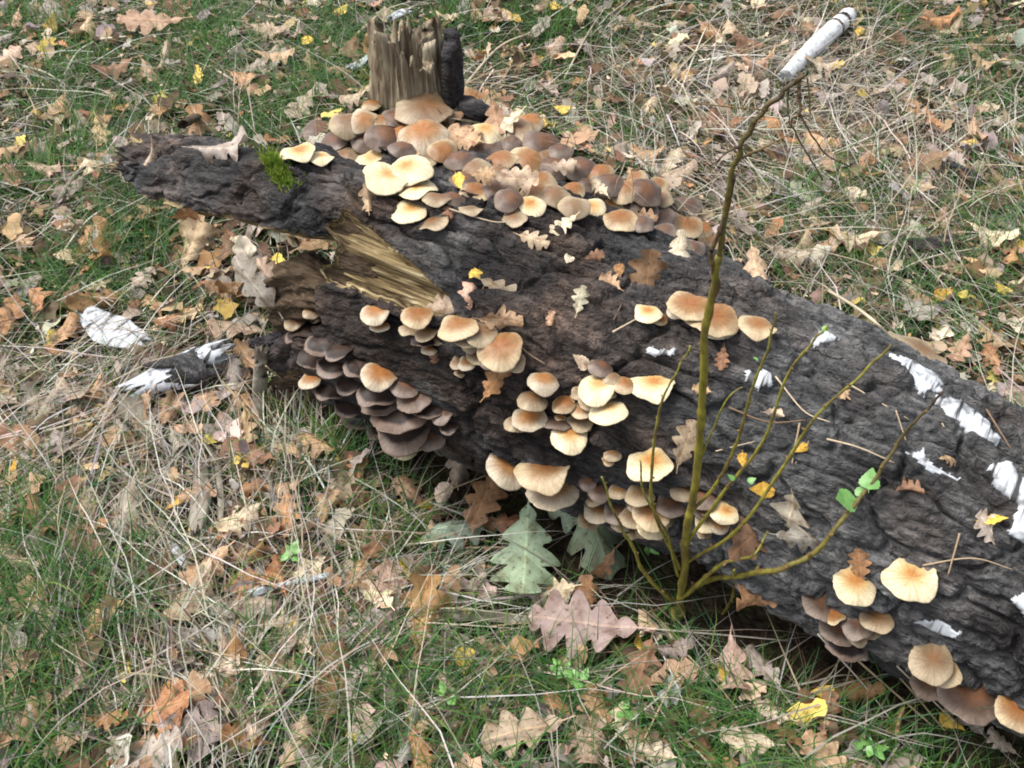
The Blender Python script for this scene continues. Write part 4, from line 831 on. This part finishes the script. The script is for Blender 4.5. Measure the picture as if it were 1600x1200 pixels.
chunk('white_end', [P_[2]+np.array([0, .02, .008]), P_[3]+np.array([0, .012, .02])], [r_*.7, r_*.6], [r_*.55, r_*.45], e, [M['white']], seed=42, amp=.004, n=40, m=30)
# moss tuft on the slab
n = 900; t_ = rng.random(n); px = 418+30*t_+rng.normal(0, 8, n); py = 240+46*t_+rng.normal(0, 7, n)
pp = [hit(a, b_) for a, b_ in zip(px, py)]; Pm = np.array([p[0] for p in pp]); L_ = rng.uniform(.006, .018, n); dv = rng.normal(0, .6, (n, 3))+np.array([0, 0, 1.2]); dv /= np.linalg.norm(dv, axis=1)[:, None]
sdv = np.cross(dv, rng.normal(0, 1, (n, 3))); sdv /= np.linalg.norm(sdv, axis=1)[:, None]
V = np.stack([Pm-sdv*.0015, Pm+sdv*.0015, Pm+dv*L_[:, None]], 1).reshape(-1, 3)
o = obj('moss_tuft', mesh('moss_tuft', V, np.arange(3*n).reshape(-1, 3), M['moss'], np.repeat(pick([(.16, .24, .03), (.22, .28, .05), (.09, .15, .02)], [2, 2, 1], n), 3, 0)), log); o['kind'] = 'stuff'

# ------------------------------------------------------------ the sapling
def sapling():
    b0 = ghit(1058, 962); y0 = b0[1]
    def pt(x, y, k):
        d = ray(x, y); k = k*.3-.14; t_ = (y0+k*H)/(d[1]-k*d[2]); r = WOOD.ray_cast(Vector(CAM), Vector(d).normalized())
        if r[0]: t_ = min(t_, (r[3]-.035)/np.linalg.norm(d))
        return CAM+d*t_
    e = obj('sapling', None, label='leafless olive-green sapling with several shoots, growing in front of the log', cat='sapling'); e.location = b0
    OL, BR, DK = np.array((.19, .165, .022)), np.array((.13, .085, .03)), np.array((.055, .038, .026))
    def br(name, pts, w0, w1, c0, c1, m=8):
        P = np.array([pt(*p) for p in pts])-b0; n = 22*len(P); Q = resample(P, n); d = np.linalg.norm(Q[n//2]+b0-CAM)
        Q[1:-1] += .0022*min(1, w0/14)*np.stack([vnoise(np.column_stack([np.arange(1, n-1)*.11, 0*np.arange(1, n-1)+k_*3.3, 0*np.arange(1, n-1)+w0]), 4) for k_ in range(3)], -1)
        wr = np.linspace(w0, w1, n)*(1+.10*vnoise(np.column_stack([np.arange(n)*.45, 0*np.arange(n)+w0, 0*np.arange(n)+pts[0][0]*.37]), 6)+.22*np.exp(-((np.arange(n)+int(w0)) % 13-6)**2/1.0)*(n > 30))
        v, f, st_ = tube(Q, wr*.42*d/F, m, rough=.12, seed=len(pts)); k = (st_/(n-1))[:, None]
        if name == 'shoot' and w0 > 6:
            for ib in range(14, n-5, 15):
                r_b = np.linspace(w0, w1, n)[ib]*.42*d/F; dv = rng.normal(0, 1, 3); dv[2] = abs(dv[2])+.6; dv /= np.linalg.norm(dv)
                vb, fb_, _ = tube(np.array([Q[ib], Q[ib]+dv*r_b*1.8, Q[ib]+dv*r_b*3.2]), [r_b*.9, r_b*.8, r_b*.15], 6)
                obj('bud', mesh('bud', vb, fb_, M['stem'], np.tile(BR*1.2, (len(vb), 1))), e)
        c = c0*(1-k)+c1*k; sp = np.clip(.5+1.3*vnoise(v*np.array([120, 120, 45]), 2)-.25, 0, 1)[:, None]*.75; c = (c*(1-sp)+BR*.7*sp)*(1+.4*vnoise(v*300, 3))[:, None]
        return obj(name, mesh(name, v, f, M['stem'], c), e)
    br('stem', [(1058, 968, .0), (1072, 850, .12), (1084, 760, .16), (1096, 640, .2), (1104, 500, .22), (1124, 400, .22)], 19, 11, OL, OL*1.0)
    br('stem', [(1124, 402, .22), (1140, 300, .22), (1158, 225, .22), (1186, 180, .22), (1222, 146, .22), (1256, 118, .22)], 12, 8, OL*.55+DK*.45, DK*.8)
    br('branch', [(1102, 520, .22), (1120, 445, .215), (1110, 400, .21), (1132, 345, .215), (1146, 275, .22)], 10, 7, BR, DK)
    br('branch', [(1158, 228, .22), (1140, 235, .2), (1112, 258, .18)], 6, 2, DK, DK)
    br('branch', [(1150, 250, .22), (1190, 232, .25), (1230, 212, .27)], 6, 2, BR, BR)
    br('branch', [(1248, 124, .22), (1249, 152, .2), (1250, 178, .18)], 7, 5, DK, DK)
    br('branch', [(1250, 178, .18), (1262, 200, .16), (1290, 240, .14), (1330, 262, .12)], 4, 2, DK, DK)
    br('branch', [(1250, 178, .18), (1236, 190, .17), (1250, 220, .16), (1285, 282, .14)], 4, 2.5, BR, DK)
    br('branch', [(1232, 138, .22), (1231, 170, .2), (1236, 200, .17)], 4, 2, DK, DK)
    br('branch', [(1262, 122, .22), (1264, 150, .2), (1266, 180, .18)], 3, 2, BR, BR)
    br('branch', [(1200, 172, .22), (1120, 165, .26), (1080, 160, .28)], 3, 1.6, BR, BR)
    YG = np.array((.20, .19, .035))
    br('shoot', [(1064, 890, .08), (1022, 800, .15), (1018, 720, .18), (1030, 645, .2), (1052, 590, .22), (1078, 540, .24)], 8, 3, OL, YG)
    br('shoot', [(1080, 800, .14), (1120, 755, .18), (1150, 690, .22), (1172, 620, .25), (1196, 555, .27), (1212, 488, .3)], 8, 4, OL, YG)
    br('shoot', [(1072, 850, .12), (1130, 770, .2), (1190, 690, .24), (1225, 600, .28), (1258, 548, .3), (1292, 508, .33)], 8, 3.5, OL, YG)
    br('shoot', [(1070, 880, .1), (1150, 830, .2), (1215, 740, .24), (1268, 660, .28), (1330, 600, .3), (1392, 538, .33)], 8, 4, OL, YG)
    br('shoot', [(1085, 740, .16), (1110, 680, .2), (1135, 625, .22), (1160, 605, .25)], 5, 2, OL, YG)
    br('shoot', [(1060, 935, .02), (1110, 905, .05), (1200, 893, .08), (1262, 870, .12), (1318, 812, .18), (1360, 755, .22), (1400, 700, .26), (1435, 655, .28), (1475, 610, .3)], 13, 4, OL, DK)
    br('shoot', [(1058, 945, .01), (1010, 900, .04), (985, 850, .06), (960, 800, .1), (940, 745, .14)], 9, 3, OL, YG)
    br('shoot', [(1060, 900, .06), (1040, 830, .1), (1005, 770, .14), (1000, 720, .16)], 6, 3, OL, YG)
    br('shoot', [(1070, 930, .03), (1130, 880, .08), (1175, 870, .1), (1200, 830, .14)], 9, 3, OL, YG)
    br('shoot', [(1062, 955, .0), (1100, 985, .0), (1140, 940, .02), (1148, 890, .04)], 8, 4, OL, OL)
    br('root', [(1058, 960, .0), (1045, 1000, .0), (1032, 1030, .0)], 26, 12, OL, BR)
    br('root', [(1060, 955, .0), (1085, 1000, .0), (1105, 1030, .0)], 18, 8, OL, BR)
    # two fresh leaves and buds
    gm = bpy.data.materials.new('fresh_leaf'); gm.use_nodes = True; tt = gm.node_tree; bb = tt.nodes['Principled BSDF']; bb.inputs['Roughness'].default_value = .45
    nn = noise_node(tt, 4, 4); tt.links.new(ramp(tt, nn.outputs['Fac'], [(.3, (.09, .22, .05)), (.7, (.17, .34, .09))]).outputs[0], bb.inputs['Base Color'])
    bm_ = BIR[0].copy(); bm_.materials.clear(); bm_.materials.append(gm)
    for x, y, l, a, k in ((1320, 780, 44, 195, .19), (1360, 748, 34, 70, .21), (1345, 768, 18, 330, .2), (1290, 512, 12, 60, .33), (1180, 560, 10, 200, .26), (1142, 745, 14, 170, .2), (1175, 750, 14, 10, .22)):
        p = pt(x, y, k); L_ = l*np.linalg.norm(p-CAM)/F; o = obj('leaf', bm_, e); o.location = Vector(p-b0); o.rotation_euler = (R(25), R(random.uniform(-20, 20)), R(a-90)); o.scale = (L_*1.25, L_, L_)
    return e
sapling()
# little seedlings at the front
gm = bpy.data.materials['fresh_leaf']; bm_ = BIR[3].copy(); bm_.materials.clear(); bm_.materials.append(gm)
for x, y, lab in ((1012, 868, 'tiny light green seedling between the sapling shoots'), (970, 1128, 'bright green seedling beside a pinkish leaf on the grass'), (880, 1062, 'low green seedling in the grass below the big mauve leaf'), (905, 1085, 'spreading green seedling with many leaves on the grass edge'),
                  (700, 1105, 'small green seedling in the straw near a yellow leaf'), (460, 882, 'feathery green seedling among the tan leaves'), (1350, 1185, 'round-leaved green seedling under the log overhang')):
    p = ghit(x, y); e = obj('seedling', None, label=lab, cat='seedling'); e.location = p
    for k in range(6):
        a = k*1.05+random.uniform(-.3, .3); L_ = random.uniform(.014, .022); rr_ = random.uniform(.008, .018); hh = random.uniform(.025, .045)
        q = np.array([rr_*math.cos(a), rr_*math.sin(a), hh]); v, f, _ = tube(resample([np.zeros(3), q*np.array([.4, .4, .7]), q], 6), .0012, 5)
        s_ = obj('stalk', mesh('stalk', v, f, gm), e); o = obj('leaf', bm_, e); o.location = Vector(q); o.rotation_euler = (R(random.uniform(-20, 20)), R(random.uniform(-20, 20)), a-R(90)); o.scale = (L_*1.3, L_, L_)
RK = ['largest', 'second largest', 'third largest', 'fourth largest', 'fifth largest', 'sixth largest', 'seventh largest', 'eighth largest', 'ninth largest', 'tenth largest']
same = {}
for o in bpy.data.objects:
    if o.parent is None and 'label' in o and o.get('category') in ('leaf', 'straw', 'twig'): same.setdefault(o['label'], []).append(o)
for lab, os_ in same.items():
    if len(os_) < 2: continue
    long_ = os_[0]['category'] != 'leaf'
    os_.sort(key=lambda o: -(o.dimensions.length if long_ else o.matrix_world.to_scale()[1]))
    for k, o in enumerate(os_[:10]): o['label'] = f"{lab}, {RK[k].replace('largest', 'longest') if long_ else RK[k]} there"; o['label'] = o['label'] if len(o['label'].split()) <= 16 else o['label'].replace(' there', '').replace('flat ', '').replace('curled ', '')
